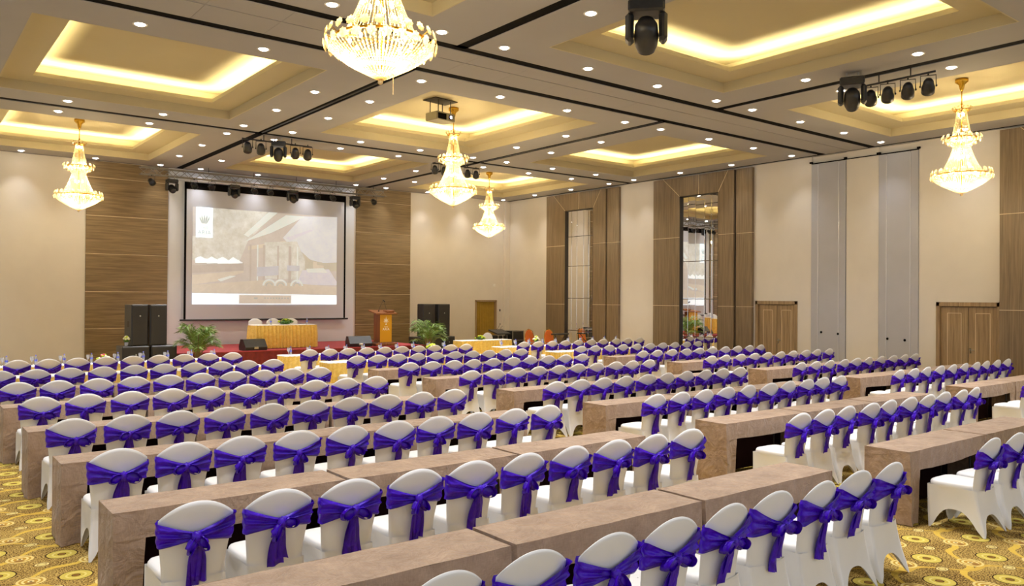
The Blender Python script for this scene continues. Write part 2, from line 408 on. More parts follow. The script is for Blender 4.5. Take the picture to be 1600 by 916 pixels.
# ---- mirror wall portals
def portal(k, yo0, yo1, yi0, yi1, zt, strip=None):
    # outer y range (yo0<yo1), inner opening (yi0<yi1), opening top zt
    xf = XW-.14; b = MB(); g = MB(); top = 6.55
    for (a, c) in ((0, 2.05), (2.065, 4.44), (4.455, None)):
        for side in (0, 1):
            ya, yb = ((yo0, yi0), (yi1, yo1))[side]
            if c is not None: b.bbox(xf, XW, ya, yb, a, c, .005)
            else:
                # mitred top part
                inner, outer = (yb, ya) if side == 0 else (ya, yb)
                mo = outer+(.55*(top-zt)*(1 if side == 0 else -1)) if abs(outer-inner) > 1.5 else outer
                mo = inner + (outer-inner)*.62
                p = [(outer, a), (inner, a), (inner, zt), (mo, top), (outer, top)]
                vs = [(xf, y, z) for y, z in p]+[(XW, y, z) for y, z in p]
                b.add(vs, [(0,1,2,3,4), (9,8,7,6,5)]+[(i, (i+1) % 5, (i+1) % 5+5, i+5) for i in range(5)])
    e = .012; m0 = yi0+(yo0-yi0)*.62; m1 = yi1+(yo1-yi1)*.62; mid = (yi0+yi1)/2
    for (p) in ([(yi0+e*.2, zt), (mid-.006, zt), (mid-.006, top), (m0+e, top)], [(mid+.006, zt), (yi1-e*.2, zt), (m1-e, top), (mid+.006, top)]):
        vs = [(xf, y, z) for y, z in p]+[(XW, y, z) for y, z in p]
        b.add(vs, [(0,1,2,3), (7,6,5,4)]+[(i, (i+1) % 4, (i+1) % 4+4, i+4) for i in range(4)])
    g.box(xf+.006, XW-.01, yo0+.01, yi0-.01, .01, 6.3); g.box(xf+.006, XW-.01, yi1+.01, yo1-.01, .01, 6.3); g.box(xf+.006, XW-.01, yo0+.15, yo1-.15, zt+.01, 6.54)
    o = structure('trim_%d' % k, b, M['woodv']); g.build('seam_inlay', M['groove'], o)
    ln_ = MB()
    for (ya, za, yb, zb) in ((yi0, zt, m0, top), (yi1, zt, m1, top), (mid, zt, mid, top)): ln_.tube([(xf, ya, za), (xf, yb, zb)], .009, 4)
    for z in (2.058, 4.448): ln_.tube([(xf, yo0, z), (xf, yi0, z)], .008, 4).tube([(xf, yi1, z), (xf, yo1, z)], .008, 4)
    ln_.build('inlay_line', M['groove'], o)
    j = MB().box(XW-.135, XW-.004, yi0-.001, yi0+.02, 0, zt).box(XW-.135, XW-.004, yi1-.02, yi1+.001, 0, zt).box(XW-.135, XW-.004, yi0, yi1, zt-.02, zt+.001)
    j.build('dark_reveal', M['jamb'], o)
def pilaster(k, y0, y1):
    b = MB()
    for a, c in ((0, 2.05), (2.065, 4.44), (4.455, 6.55)): b.bbox(XW-.12, XW, y0, y1, a, c, .005)
    o = structure('trim_%d' % k, b, M['woodv']); MB().box(XW-.112, XW-.002, y0+.01, y1-.01, 0, 6.54).build('seam_inlay', M['groove'], o)
portal(8, 22.09, 25.6, 22.79, 24.44, 5.87); pilaster(9, 21.41, 22.03)
portal(10, 16.17, 19.65, 16.79, 18.44, 5.88); pilaster(11, 15.48, 16.09)
portal(12, 4.7, 8.22, 5.35, 7.0, 5.88)
structure('trim_13', MB().box(XW-.05, XW-.01, 22.02, 22.10, 0, 6.55).box(XW-.05, XW-.01, 16.08, 16.18, 0, 6.55), M['jamb'])
def wall_mirror(y0, y1, zt, label):
    r = empty('wall_mirror', (XW, (y0+y1)/2, 0), 0, label, 'mirror', 'strip mirrors in the wood portals')
    h = (y1-y0)/2-.02; fr = [0, .20, .38, .62, .82, 1]; tl = [(.002, 0), (-.004, .001), (.003, -.003), (-.002, .002), (.005, 0)]
    MB().box(-.03, -.012, -h, h, .02, zt-.02).build('backing_board', M['jamb'], r)
    zz = [.05, 1.0, 2.3, 3.6, 4.8, zt-.03]
    for k in range(5):
        a = -h+2*h*fr[k]+.004; c = -h+2*h*fr[k+1]-.004
        b = MB()
        for q in range(5):
            z0, z1 = zz[q]+.006, zz[q+1]-.006
            t0 = tl[k][0]; x = lambda y, z: -.045+(y-(a+c)/2)*t0+(z-(z0+z1)/2)*tl[(k+q) % 5][1]*.6
            e = .006
            P = [(a+e, z0+e), (c-e, z0+e), (c-e, z1-e), (a+e, z1-e)]; Q = [(a, z0), (c, z0), (c, z1), (a, z1)]
            b.add([(x(y, z), y, z) for y, z in P]+[(x(y, z)+.008, y, z) for y, z in Q], [(3,2,1,0)]+[((i+1) % 4, i, i+4, (i+1) % 4+4)[::1] for i in range(4)])
        b.build('mirror_strip', M['mirror'], r)
wall_mirror(22.79, 24.44, 5.87, 'tall strip mirror in dark wood portal nearer the stage corner')
wall_mirror(16.79, 18.44, 5.88, 'tall strip mirror in wood portal beside double doors, reflecting the screen')

# ---- double doors
def double_door(n, y1, y0):
    r = empty('door_%d' % n, (XW, (y0+y1)/2, 0), 0, kind='structure'); h = (y1-y0)/2
    f = MB().bbox(-.03, .12, -h, -h+.09, 0, 2.25, .006).bbox(-.03, .12, h-.09, h, 0, 2.25, .006).bbox(-.03, .12, -h, h, 2.14, 2.25, .006)
    f.build('door_frame', M['doorw'], r)
    for s in (-1, 1):
        a, c = (-h+.092, -.006) if s < 0 else (.006, h-.092)
        lf = MB().bbox(.05, .095, a, c, .01, 2.125, .003).build('door_leaf', M['doorw'], r)
        w = c-a; g = MB(); e = .005
        for (ya, yb, za, zb) in ((a+w*.24, a+w*.24+.012, .3, 1.97), (c-w*.24-.012, c-w*.24, .3, 1.97), (a+w*.24, c-w*.24, .3, .312), (a+w*.24, c-w*.24, 1.958, 1.97)):
            g.box(.046, .052, ya, yb, za, zb)
        g.build('inlay_line', M['groove'], lf)
        if s < 0:
            hd = MB().tube([(.05, -.05, 1.02), (.0, -.05, 1.02), (-.005, -.08, 1.02), (-.005, -.17, 1.02)], .011, 8).bbox(.04, .052, -.065, -.035, .93, 1.07, .003)
            hd.build('door_handle', M['metal'], lf, True)
    return r
double_door(1, 15.41, 13.91); double_door(2, 9.80, 8.24)
structure('door_light_blocker', MB().box(XW+.22, XW+.3, 8, 16, 0, 2.6), M['jamb'])  # unseen panel added behind the double doors to stop light leaking through gaps
# stage door with gold curtain
r = empty('door_3', (20.78, YW, 0), 0, kind='structure')
MB().bbox(-.58, -.5, -.04, .2, 0, 2.2, .005).bbox(.5, .58, -.04, .2, 0, 2.2, .005).bbox(-.58, .58, -.04, .2, 2.12, 2.2, .005).build('door_frame', M['doorw'], r)
rows = []
for z in (0.02, .7, 1.4, 2.12): rows.append([(-.5+i/96, .1+.035*math.sin(i*.7)+.008*math.sin(i*.31+z), z) for i in range(97)])
MB().grid(rows).build('door_curtain', M['curtain'], r, True)
# grey storage doors of the folding partition
def storage(n, y1, y0, lines, knobs):
    r = empty('door_%d' % n, (XW, y0, 0), 0, kind='structure'); h = y1-y0
    ed = [0]+sorted(l-y0 for l in lines)+[h]
    for a, c in zip(ed[:-1], ed[1:]): MB().bbox(-.03, .05, a+.006, c-.006, 0, 6.37, .004).build('panel', M['grey'], r)
    for l in lines: MB().bbox(-.045, -.02, l-y0-.012, l-y0+.012, 0, 6.34, .004).build('edge_strip', M['alu'], r)
    for (ky, kz) in knobs: MB().ell((-.04, ky-y0, kz), (.02, .035, .035), 12, 8).build('knob', M['black'], r, True)
storage(4, 13.45, 12.35, (13.22, 12.56), ((13.1, 1.33), (12.57, 1.3)))
storage(5, 11.37, 10.26, (11.14, 10.48), ((11.1, 1.22), (10.62, 1.2)))
structure('trim_14', MB().box(XW, XW+.06, 11.38, 12.34, 0, 6.6), M['wall'])
structure('trim_15', MB().box(XW-.04, XW+.02, 10.26, 13.45, 6.38, 6.40).box(XW-.05, XW+.02, 13.42, 13.5, 6.4, 6.45).box(XW-.05, XW+.02, 12.32, 12.4, 6.4, 6.45).box(XW-.05, XW+.02, 11.32, 11.42, 6.4, 6.45).box(XW-.05, XW+.02, 10.22, 10.3, 6.4, 6.45), M['black'])
MB().bbox(-.06, .06, -.025, 0, -.06, .06, .005).build('wall_sensor', M['whiteplastic'], None, loc=(21.22, YW, 2.86))
tag(bpy.data.objects['wall_sensor'], 'small white square sensor box high beside the curtained stage door', 'sensor')
MB().bbox(-.03, .03, -.02, 0, -.05, .05, .005).build('wall_switch', M['blackplastic'], None, loc=(21.55, YW, 1.75))
tag(bpy.data.objects['wall_switch'], 'small dark wall fitting between stage door and corner', 'switch')

# ================================================================ downlights
dl_rim = MB().lathe([(.082, 0), (.11, -.008), (.115, 0), (.115, .01)], 20).mesh('rim', M['whiteplastic'], True)
dl_disc = MB().lathe([(0.0001, -.024), (.03, -.023), (.055, -.018), (.072, -.008), (.078, .0)], 20).mesh('lit_glass', M['lightdisc'])
GX = [(1.2, 3.16, 5.17, 7.1), (8.39, 10.37, 12.3, 14.2), (15.5, 17.43, 19.42, 21.32)]
GY = [(4.5, 6.65, 8.82, 10.97), (13.7, 15.86, 17.97, 20.12), (21.38, 23.5, 25.74, 27.9)]
def beam(e):
    L = bpy.data.lights.new('downlight beam', 'SPOT'); L.energy = e; L.spot_size = math.radians(84); L.spot_blend = 1; L.shadow_soft_size = .06; L.color = (1, .985, .99); return L
SL, SLW = beam(DOWN_W), beam(DOWN_W*.27)      # the lamps right beside the walls run dimmer
BX = ['outer bay', 'middle bay', 'mirror bay']; BY = ['rear row', 'centre row', 'stage row']
for i in range(3):
    for j in range(3):
        for a in range(4):
            for b in range(4):
                if a in (1, 2) and b in (1, 2): continue
                if i == 0 and a == 0: 
                    pass
                x, y = GX[i][a], GY[j][b]
                # only those the view can include
                d = Vector((x, y, ZC-CAM_H)).dot(f_); l = Vector((x, y, ZC-CAM_H)).dot(r_); h = Vector((x, y, ZC-CAM_H)).dot(u_)
                vis = d > 1 and abs(l/d) < .67 and h/d < .385
                sp = link('downlight_beam', SLW if y > 27 or x > 21 else SL); sp.location = (x, y, ZC-.03)
                if not vis: continue
                if b in (0, 3): side = ('rear edge', 'stage edge')[b == 3]; pos = '%s along %s' % (ORD[a], side)
                else: side = ('outer edge', 'mirror edge')[a == 3]; pos = '%s along %s' % (ORD[b], side)
                r = empty('recessed_downlight', (x, y, ZC), 0, 'round bright recessed downlight, %s of %s, %s' % (pos, BX[i], BY[j]), 'downlight', 'recessed downlights around the ceiling coffers')
                link('rim', dl_rim, r); link('lit_glass', dl_disc, r)

# ================================================================ chandeliers
def chandelier_proto():
    r = empty('crystal_chandelier')
    z = lambda a: a-7.06
    MB().lathe([(.001, z(7.125)), (.13, z(7.125)), (.13, z(7.06)), (.06, z(7.0)), (.045, z(6.92)), (.02, z(6.86)), (.001, z(6.86))], 20).build('ceiling_cup', M['gold'], r, True)
    MB().tube([(0, 0, z(6.88)), (0, 0, z(6.7)), (0, 0, z(6.48))], .012, 8).lathe([(.001, z(6.6)), (.03, z(6.58)), (.001, z(6.55))], 10).build('rod', M['gold'], r, True)
    MB().tube([(0, 0, z(6.5)), (0, 0, z(4.75))], .02, 8).build('core_tube', M['gold'], r, True)
    # gold hoops
    for nm, rr, zz in (('top_hoop', .15, 6.44), ('middle_hoop', .29, 5.83), ('lower_hoop', .50, 5.04)):
        b = MB(); b.lathe([(rr-.01, z(zz)-.012), (rr+.01, z(zz)-.012), (rr+.01, z(zz)+.012), (rr-.01, z(zz)+.012), (rr-.01, z(zz)-.012)], 40)
        for k in range(6): b.tube([(0, 0, z(zz)), (rr*math.cos(k*PI/3), rr*math.sin(k*PI/3), z(zz))], .006, 5)
        b.build(nm, M['gold'], r)
    def strands(nm, r0, z0, r1, z1, n, beads, curve=0., rb=.008):
        b = MB()
        for k in range(n):
            a = 2*PI*k/n; pts = []; rad = []
            for q in range(beads*2+1):
                t = q/(beads*2); rr = r0+(r1-r0)*(t+curve*t*(t-1)); pts.append((rr*math.cos(a), rr*math.sin(a), z(z0+(z1-z0)*t))); rad.append(rb if q % 2 else rb*.3)
            b.tube(pts, rad, 4, False)
        b.build(nm, M['crystal'], r)
    strands('upper_strands', .095, 6.42, .19, 5.88, 30, 14, .35, .0075)
    strands('lower_strands', .16, 5.66, .40, 5.08, 52, 18, .35, .0085)
    strands('neck_strands', .30, 5.80, .17, 5.64, 40, 5, 0, .009)
    # lower bowl of beads: radial strands that hang in a shallow cone
    b = MB()
    for k in range(72):
        a = 2*PI*k/72; pts = []; rad = []
        n = 34 if k % 2 == 0 else 24; tend = 1 if k % 2 == 0 else .62
        for q in range(n+1):
            t = q/n*tend; rr = .57*(1-t)+.004; zz = 4.98-.36*(t**.72); pts.append((rr*math.cos(a), rr*math.sin(a), z(zz))); rad.append(.013 if q % 2 else .005)
        b.tube(pts, rad, 4, False)
    b.ell((0, 0, z(4.60)), (.03, .03, .03), 8, 6)
    b.build('bead_bowl', M['crystal'], r)
    # rosette crowns
    def crown(nm, rings):
        b = MB()
        for (rr, zz, n, s, tilt) in rings:
            for k in range(n):
                a = 2*PI*(k+.5*(rings.index((rr, zz, n, s, tilt)) % 2))/n
                mt = Matrix.Translation((rr*math.cos(a), rr*math.sin(a), z(zz))) @ Matrix.Rotation(a, 4, 'Z') @ Matrix.Rotation(tilt, 4, 'Y')
                # eight petal cut-glass flower
                seg = 16; rim = [(0.003, s*(1 if i % 2 == 0 else .78)*math.cos(2*PI*i/seg), s*(1 if i % 2 == 0 else .78)*math.sin(2*PI*i/seg)) for i in range(seg)]
                vs = [(.018, 0, 0), (-.014, 0, 0)]+rim
                b.add(vs, [(0, 2+i, 2+(i+1) % seg) for i in range(seg)]+[(1, 2+(i+1) % seg, 2+i) for i in range(seg)], mt)
        b.build(nm, M['crystal'], r)
        rr, zz, n, s, tilt = rings[0]
        for k in range(n//2):
            a = 2*PI*k/(n//2); ca, sa = math.cos(a), math.sin(a)
            MB().tube([(rr*.55*ca, rr*.55*sa, z(zz)-.06), (rr*.8*ca, rr*.8*sa, z(zz)-.075), (rr*.97*ca, rr*.97*sa, z(zz)-.01)], .005, 5).build('crown_arm', M['gold'], r)
    crown('top_crown', [(.19, 6.50, 14, .030, -.4), (.155, 6.44, 14, .026, -.2)])
    crown('middle_crown', [(.385, 5.86, 16, .052, -.35), (.36, 5.78, 16, .050, 0), (.27, 5.71, 18, .03, .3)])
    crown('lower_crown', [(.585, 5.09, 24, .058, -.25), (.60, 4.97, 24, .056, .15), (.49, 5.02, 22, .048, -.1)])
    # bulbs
    b = MB(); spots = []
    for (rr, zz, n) in ((.33, 5.02, 8), (.12, 5.42, 4), (.2, 5.82, 6), (.06, 6.36, 3)):
        for k in range(n):
            a = 2*PI*(k+.5)/n; p = (rr*math.cos(a), rr*math.sin(a), z(zz)); bb = MB().ell(p, (.018, .018, .03), 8, 6)
            bb.build('bulb', M['bulb'], r, True)
    for (rr, zz, n, e, rad) in ((.25, 4.93, 3, 34, .05), (0.07, 5.4, 2, 16, .04), (.15, 5.85, 2, 14, .04), (0, 6.34, 1, 5, .03)):
        L = bpy.data.lights.new('chandelier glow', 'POINT'); L.energy = e*CHAND_W; L.shadow_soft_size = rad; L.color = (1, .80, .47)
        for k in range(n):
            a = 2*PI*k/n+.4; o = link('chandelier_glow', L, r, (rr*math.cos(a), rr*math.sin(a), z(zz)))
    return r
CH = [(4.2, 7.7, 'huge crystal chandelier hanging lowest and closest, cut off at the top edge'),
      (11.38, 17.0, 'crystal chandelier hanging in the centre bay beside the projector'),
      (4.17, 24.7, 'crystal chandelier hanging before the veneer panel beside the stage speakers'),
      (18.27, 24.8, 'smallest looking crystal chandelier, near the curtained door and stage corner'),
      (18.46, 7.7, 'crystal chandelier hanging near the wood veneer strip past the double doors')]
ch0 = chandelier_proto()
for k, (x, y, lb) in enumerate(CH):
    o = ch0 if k == 0 else copy_tree(ch0)
    o.location = (x, y, 7.058); o.rotation_euler = (0, 0, k*.7)
    tag(o, lb, 'chandelier', 'crystal chandeliers')

# loose string of beads hanging from the closest chandelier
_b = MB(); _p = []; _r = []
for q in range(41): _p.append((.10, -.10, 4.70-7.06-.006*q)); _r.append(.007 if q % 2 else .002)
_b.tube(_p, _r, 5, False); _b.build('loose_bead_string', M['crystal'], ch0)

# ================================================================ chairs
def sm(a, b, t): t = max(0, min(1, (t-a)/(b-a))); return t*t*(3-2*t)
def y_rear(z):
    # rear profile of the back: leans backwards above the seat
    return .085*(1-sm(.40, 1.02, z)*1.10)-.004 if z > .40 else .081-.0*z
def hw(z): return .198+.036*sm(.42, .84, z)
def ztop(u): return .945-.105*abs(u)**2.1
def back_pt(u, z, front=0, off=0):
    x = hw(z)*u; y = y_rear(z)+.028*u*u
    if front: y += .036+off
    else: y -= off
    return (x*(1+off*1.5), y, z)
def chair_meshes():
    d = {}
    # backrest: closed cushion, rear and front skins joined around a soft rim
    NU, NV = 24, 18; rows = []
    loop = []
    for side in (0, 1):
        us = [-1+2*i/NU for i in range(NU+1)]
        if side: us = us[::-1]
        loop += [(u, side) for u in us]
    for j in range(NV+1):
        t = j/NV; row = []
        for (u, side) in loop:
            e = 1-abs(u)**6*.9
            z0 = .40; zt = ztop(u); z = z0+(zt-z0)*t
            et = 1-max(0, (t-.86)/.14)**2*.85
            x, y, z = back_pt(u, z)
            if side == 0: y += .014*sm(0, .16, min(1-abs(u), (1-t)*1.6))*sm(.50, .66, z)
            th = .046; y = y+th/2+(1 if side else -1)*th/2*e*et
            row.append((x, y, z))
        rows.append(row)
    b = MB().grid(rows, closed_u=True)
    n = len(loop); o = (NV)*n
    for i in range(NU): b.f.append((o+i, o+i+1, o+n-2-i, o+n-1-i))
    d['backrest'] = b.mesh('backrest', M['cover'], True)
    # seat cushion
    def outline(n, hx, y0, y1, p=5.):
        pts = []
        for k in range(n):
            a = 2*PI*k/n; c, s = math.cos(a), math.sin(a)
            r = (abs(c)**p+abs(s)**p)**(-1/p)
            fy = s*r; xx = c*r*(hx+.012*fy)
            pts.append((xx, (y0+y1)/2+(y1-y0)/2*fy))
        return pts
    rows = []
    for (sc, z) in ((.97, .40), (.995, .425), (1, .445), (.985, .462), (.94, .474), (.8, .482), (.5, .487), (.02, .489)):
        rows.append([(x*sc, .341+(y-.341)*sc, z) for x, y in outline(40, .207, .118, .565)])
    d['seat'] = MB().grid(rows, closed_u=True).mesh('seat', M['cover'], True)
    # skirt with four pulled-down points
    feet = [(-.232, .0), (.232, .0), (.218, .548), (-.218, .548)]
    tops = [(-.199, .104), (.199, .104), (.212, .56), (-.212, .56)]
    arch = [.185, .21, .2, .21]; NS = 14; NQ = 18; cols = []
    for k in range(4):
        A, B = feet[k], feet[(k+1) % 4]; TA, TB = tops[k], tops[(k+1) % 4]
        nx, ny = (B[1]-A[1]), -(B[0]-A[0]); ln = math.hypot(nx, ny); nx /= ln; ny /= ln
        for i in range(NQ):
            t = i/NQ; q = 2*t-1; qa = abs(q)/.865
            zb = 0.004 if qa >= 1 else .004+arch[k]*(1-qa**2.7)
            cx = A[0]+(B[0]-A[0])*t; cy = A[1]+(B[1]-A[1])*t; tx = TA[0]+(TB[0]-TA[0])*t; ty = TA[1]+(TB[1]-TA[1])*t
            if k == 0: ty -= .030*(1-q*q)
            col = []
            for s in range(NS+1):
                w = s/NS; z = .43+(zb-.43)*w
                zz = 1-z/.43; e = zz**1.35
                bow = .020*math.sin(PI*min(1, zz*1.1))*(1-q*q)
                corner = .012*math.sin(PI*zz)*(1-(1-abs(q))*4 if abs(q) > .75 else 0)
                x = tx+(cx-tx)*e-nx*bow; y = ty+(cy-ty)*e-ny*bow
                # ankles gather the cloth around each leg
                ax, ay = feet[k] if t < .5 else feet[(k+1) % 4]
                g = .30*sm(.62, .97, zz) if abs(q) > .8 else 0
                x += (ax*.97-x)*g; y += (ay+(.27-ay)*.03-y)*g
                col.append((x, y, z))
            cols.append(col)
    d['skirt'] = MB().grid(cols, closed_v=True).mesh('skirt', M['cover'], True)
    return d
CM = chair_meshes()
def sash_meshes(seed):
    rn = random.Random(seed); R = rn.uniform
    kx = R(-.03, .03); kz = .722+R(-.02, .015); ph = R(0, 6); dv = R(-.012, .012)
    def zt(u): return kz+.026+(.832-kz-.026+dv*u)*abs(u-kx/.23)**R1
    R1 = R(1.05, 1.35); w_out = R(.18, .205)
    def zb(u): return kz-.03-(kz-.03-(.838-w_out))*min(1, abs(u-kx/.23))**1.1
    b = MB(); rows = []; NU = 26; NV = 20
    for i in range(NU+1):
        u = -1+2*i/NU; row = []
        t0, t1 = zt(u), zb(u)
        for j in range(NV+1):
            v = j/NV; z = t0+(t1-t0)*v
            fold = .010*(1-2*abs(math.sin(v*PI*2.6+ph+u*.5+.25*math.sin(u*5+ph))))+.004*math.sin(v*2*PI*4.3+ph*2-u*2.7)
            gather = (1-min(1, abs(u-kx/.23)))**2
            off = .014+fold*(1-.3*gather)+.022*gather*math.sin(PI*v)
            row.append(back_pt(u*1.0, min(z, .93), 0, off))
        rows.append(row)
    # around the right edge, along the front, back round the left edge
    for (u, sgn) in [(1.03, 0), (1.03, 1)]:
        row = []
        for j in range(NV+1):
            v = j/NV; z = zt(1)+(zb(1)-zt(1))*v; p = back_pt(1, z); row.append((p[0]+.014+.003*math.sin(v*16+ph), p[1]+(.008 if sgn == 0 else .034), z))
        rows.append(row)
    for i in range(9):
        u = 1-2*i/8; row = []
        for j in range(NV+1):
            v = j/NV; z = zt(1)+(zb(1)-zt(1))*v+.012*(1-u*u)*(v-.5); p = back_pt(u*.98, z, 1, .008+.004*math.sin(v*15+ph)); row.append(p)
        rows.append(row)
    for (sgn) in (1, 0):
        row = []
        for j in range(NV+1):
            v = j/NV; z = zt(-1)+(zb(-1)-zt(-1))*v; p = back_pt(-1, z); row.append((p[0]-.014-.003*math.sin(v*16+ph), p[1]+(.008 if sgn == 0 else .034), z))
        rows.append(row)
    b.grid(rows, closed_v=True)
    sash = b.mesh('sash', M['purple'], True)
    # knot and loops
    kb = MB(); X = kx; Y0 = y_rear(kz)-.034
    kb.ell((X, Y0-.014, kz), (.034, .030, .042), 12, 9, None, lambda d: 1+.12*math.sin(d.z*9+d.x*7+ph))
    def loop(sg, L, droop, fat):
        # a flat ribbon that leaves the knot, turns round at the tip and comes back
        n = 22; pts = []
        a0 = droop
        for i in range(n+1):
            t = i/n*2*PI; lx = L*.5*(1-math.cos(t)); lz = fat*math.sin(t)*(math.sin(t/2)**.6)
            pts.append((lx*math.cos(a0)-lz*math.sin(a0)*-1*0+0*lz, lx*-math.sin(a0)+lz))
        rows = []
        for i, (px, pz) in enumerate(pts):
            t = i/n; s = math.sin(PI*t)
            wd = .012+.026*s
            row = []
            for j in range(6):
                w = (j/5-.5)*2
                row.append((X+sg*(px+.004*math.sin(w*3+t*9)), Y0-.016-wd*w*.9-.012*s+.004*math.sin(w*5+t*7+ph), kz+pz+.010*w*s+.003*math.sin(t*19+w*4)))
            rows.append(row)
        kb.grid(rows)
        # puffed body inside the loop so that it reads full
        mt = Matrix.Translation((X+sg*L*.52*math.cos(a0), Y0-.018, kz-L*.52*math.sin(a0))) @ Matrix.Rotation(sg*a0, 4, 'Y')
        kb.ell((0, 0, 0), (L*.46, .022, fat*.82), 14, 9, mt, lambda d: 1+.16*math.sin(d.z*11+ph+d.x*3)+.07*math.sin(d.z*23+d.x*6))
    loop(1, R(.10, .145), R(.1, 1.0), R(.038, .056)); loop(-1, R(.095, .14), R(.1, 1.05), R(.036, .054))
    knot = kb.mesh('bow', M['purple'], True)
    def tail(dx, L, w1, sway, tw):
        rows = []; n = 14; m = 9
        for i in range(n+1):
            t = i/n; w = .058+(w1-.058)*sm(0, .5, t); cx = X+dx*t+sway*math.sin(t*2.6); row = []
            slant = (L*.10)*tw
            for j in range(m):
                q = j/(m-1)*2-1; z = kz-.015-L*t+slant*q*t*.5
                yy = y_rear(z)-.031-.010*(1-t)-.010*math.cos(q*PI*1.5+ph+t*2)*(.5+t)-.006*math.sin(q*7+t*5)
                row.append((cx+w*.5*q*(1-.12*math.cos(q*3+ph)), yy, z))
            rows.append(row)
        return MB().grid(rows).mesh('tail', M['purple'], True)
    L1 = R(.25, .35); L2 = L1*R(.7, 1.05)
    tails = [tail(R(-.05, .01), L1, R(.095, .125), R(-.02, .02), R(-1, 1)), tail(R(.0, .055), L2, R(.08, .12), R(-.02, .02), R(-1, 1))]
    return sash, knot, tails
VAR = [sash_meshes(s) for s in (3, 11, 19, 28, 37, 44, 52, 61)]
def make_chair(v):
    r = empty('banquet_chair')
    for k in ('seat', 'backrest', 'skirt'): link(k, CM[k], r)
    s = link('sash', VAR[v][0], r); link('bow', VAR[v][1], s)
    for t in VAR[v][2]: link('tail', t, s)
    return r
protos = {}
def place_chair(v, x, y, rz, lb, grp):
    if v not in protos: protos[v] = make_chair(v); o = protos[v]
    else: o = copy_tree(protos[v])
    o.location = (x, y, 0); o.rotation_euler = (0, 0, rz)
    return tag(o, lb, 'chair', grp)
ROWS = [('A', 3.20), ('B', 5.29), ('C', 7.53), ('D', 9.65), ('E', 12.02), ('F', 14.2), ('G', 16.54), ('H', 19.1)]
BLK = [('outer', 1.60, .547), ('middle', 8.50, .535), ('mirror', 15.47, .57)]
def chair_list():
    out = []
    for ri, (rn, y) in enumerate(ROWS):
        for bi, (bn, x0, dx) in enumerate(BLK):
            n = 10; ks = range(10)
            if bi == 0 and rn == 'A': ks = range(1, 10)
            if bi == 0 and rn == 'H': ks = range(1, 10)
            if bi == 1 and rn == 'A': ks = range(3)
            if bi == 2 and rn == 'A': continue
            if bi == 2 and rn == 'B': ks = range(2)
            for k in ks: out.append((ri, bi, k, x0+dx*k, y))
    return out
rr = random.Random(5)
for (ri, bi, k, x, y) in chair_list():
    v = rr.randrange(8); row = 8-ri
    if bi == 0: pos = ORD[9-k]+' from outer aisle'
    elif bi == 1: pos = ORD[k]+' from outer aisle'
    else: pos = ORD[k]+' from inner aisle'
    lb = 'white covered chair with purple bow, %s, %s row from stage, %s block' % (pos, ORD[row-1], BLK[bi][0])
    place_chair(v, x+rr.uniform(-.012, .012), y+rr.uniform(-.02, .015), rr.uniform(-.05, .05), lb, 'white covered chairs with purple bows')

# ================================================================ tables
def table_meshes(seed):
    rn = random.Random(seed); Lx, D, Hh = 1.80, .47, .75
    ph = rn.uniform(0, 9)
    def wob(x, z, k): t = (Hh-z)/Hh; return (.007*math.sin(x*27+ph+k+2*z)+.008*math.sin(x*11+ph*2+k)+.005*math.sin(z*20+x*7+ph))*t*1.8+.010*t
    b = MB()
    nx = 36
    xs = [.012+(Lx-.024)*i/nx for i in range(nx+1)]
    e = .012
    # top
    rows = []
    for j in range(9):
        y = D*j/8
        rows.append([(x, y, Hh-(.006 if (j in (0, 8) or i in (0, nx)) else 0)+.0012*math.sin(x*11+j+ph)) for i, x in enumerate(xs)])
    b.grid(rows)
    # far side and ends down to the floor
    zs = [Hh-.006]+[Hh-.006-(Hh-.012)*q/12 for q in range(1, 13)]
    def side(fn, us, zl): b.grid([[fn(u, z) for u in us] for z in zl])
    side(lambda x, z: (x, D+wob(x, z, 1), z), xs, zs)
    ys = [D*i/10 for i in range(11)]
    side(lambda y, z: (.012-.55*max(0, wob(y, z, 2))*min(1, y*12), y if y > 0 else -max(0, wob(.012, z, 4))-.002, z), ys, zs)
    side(lambda y, z: (Lx-.012+.55*max(0, wob(y, z, 3))*min(1, y*12), y if y > 0 else -max(0, wob(Lx-.012, z, 4))-.002, z), ys, zs)
    # near side: short valance, long at both corners
    vz = [Hh-.006]+[Hh-.006-.20*q/4 for q in range(1, 5)]
    drop = lambda x: .0 + .012*math.sin(x*3+ph)
    def near(x, z):
        return (x, -max(0, wob(x, z, 4))-.002, z)
    b.grid([[near(x, z+(drop(x)*(Hh-z)/.2 if .22 < x < Lx-.22 else 0)) for x in xs] for z in vz])
    zl = [Hh-.206-(Hh-.212)*q/9 for q in range(10)]
    cw = [i*.05 for i in range(5)]+[.225]
    for flip in (0, 1):
        g = []
        for z in zl:
            row = []
            for c in cw:
                t = (Hh-z)/Hh; c2 = c*(1-.16*t)
                c2 = c2 if c > 0 else 0; x = Lx-.012-c2 if flip else .012+c2
                p = near(x, z); row.append((p[0], p[1]-.012*t*(math.sin(c*20+ph)-math.sin(ph))*min(1, c*20), p[2]))
            g.append(row)
        b.grid(g)
    cloth = b.mesh('cloth', M['taupe'], True)
    top = MB().bbox(.02, Lx-.02, .02, D-.02, Hh-.035, Hh-.012, .003).mesh('tabletop', M['jamb'])
    legs = [MB().bbox(.03, Lx-.03, D-.075, D-.06, .03, Hh-.03, .003).mesh('under_shade_panel', M['maroon'])]  # dark maroon sheet added to deepen the shade under the table
    for x in (.2, Lx-.2):
        legs.append(MB().tube([(x, .06, .01), (x, .09, Hh-.04)], .013, 6).tube([(x, D-.06, .01), (x, D-.09, Hh-.04)], .013, 6).tube([(x, .07, .25), (x, D-.07, .25)], .009, 6).mesh('leg_frame', M['blackplastic'], True))
    return cloth, top, legs
TV = [table_meshes(s) for s in (1, 2, 3, 4)]
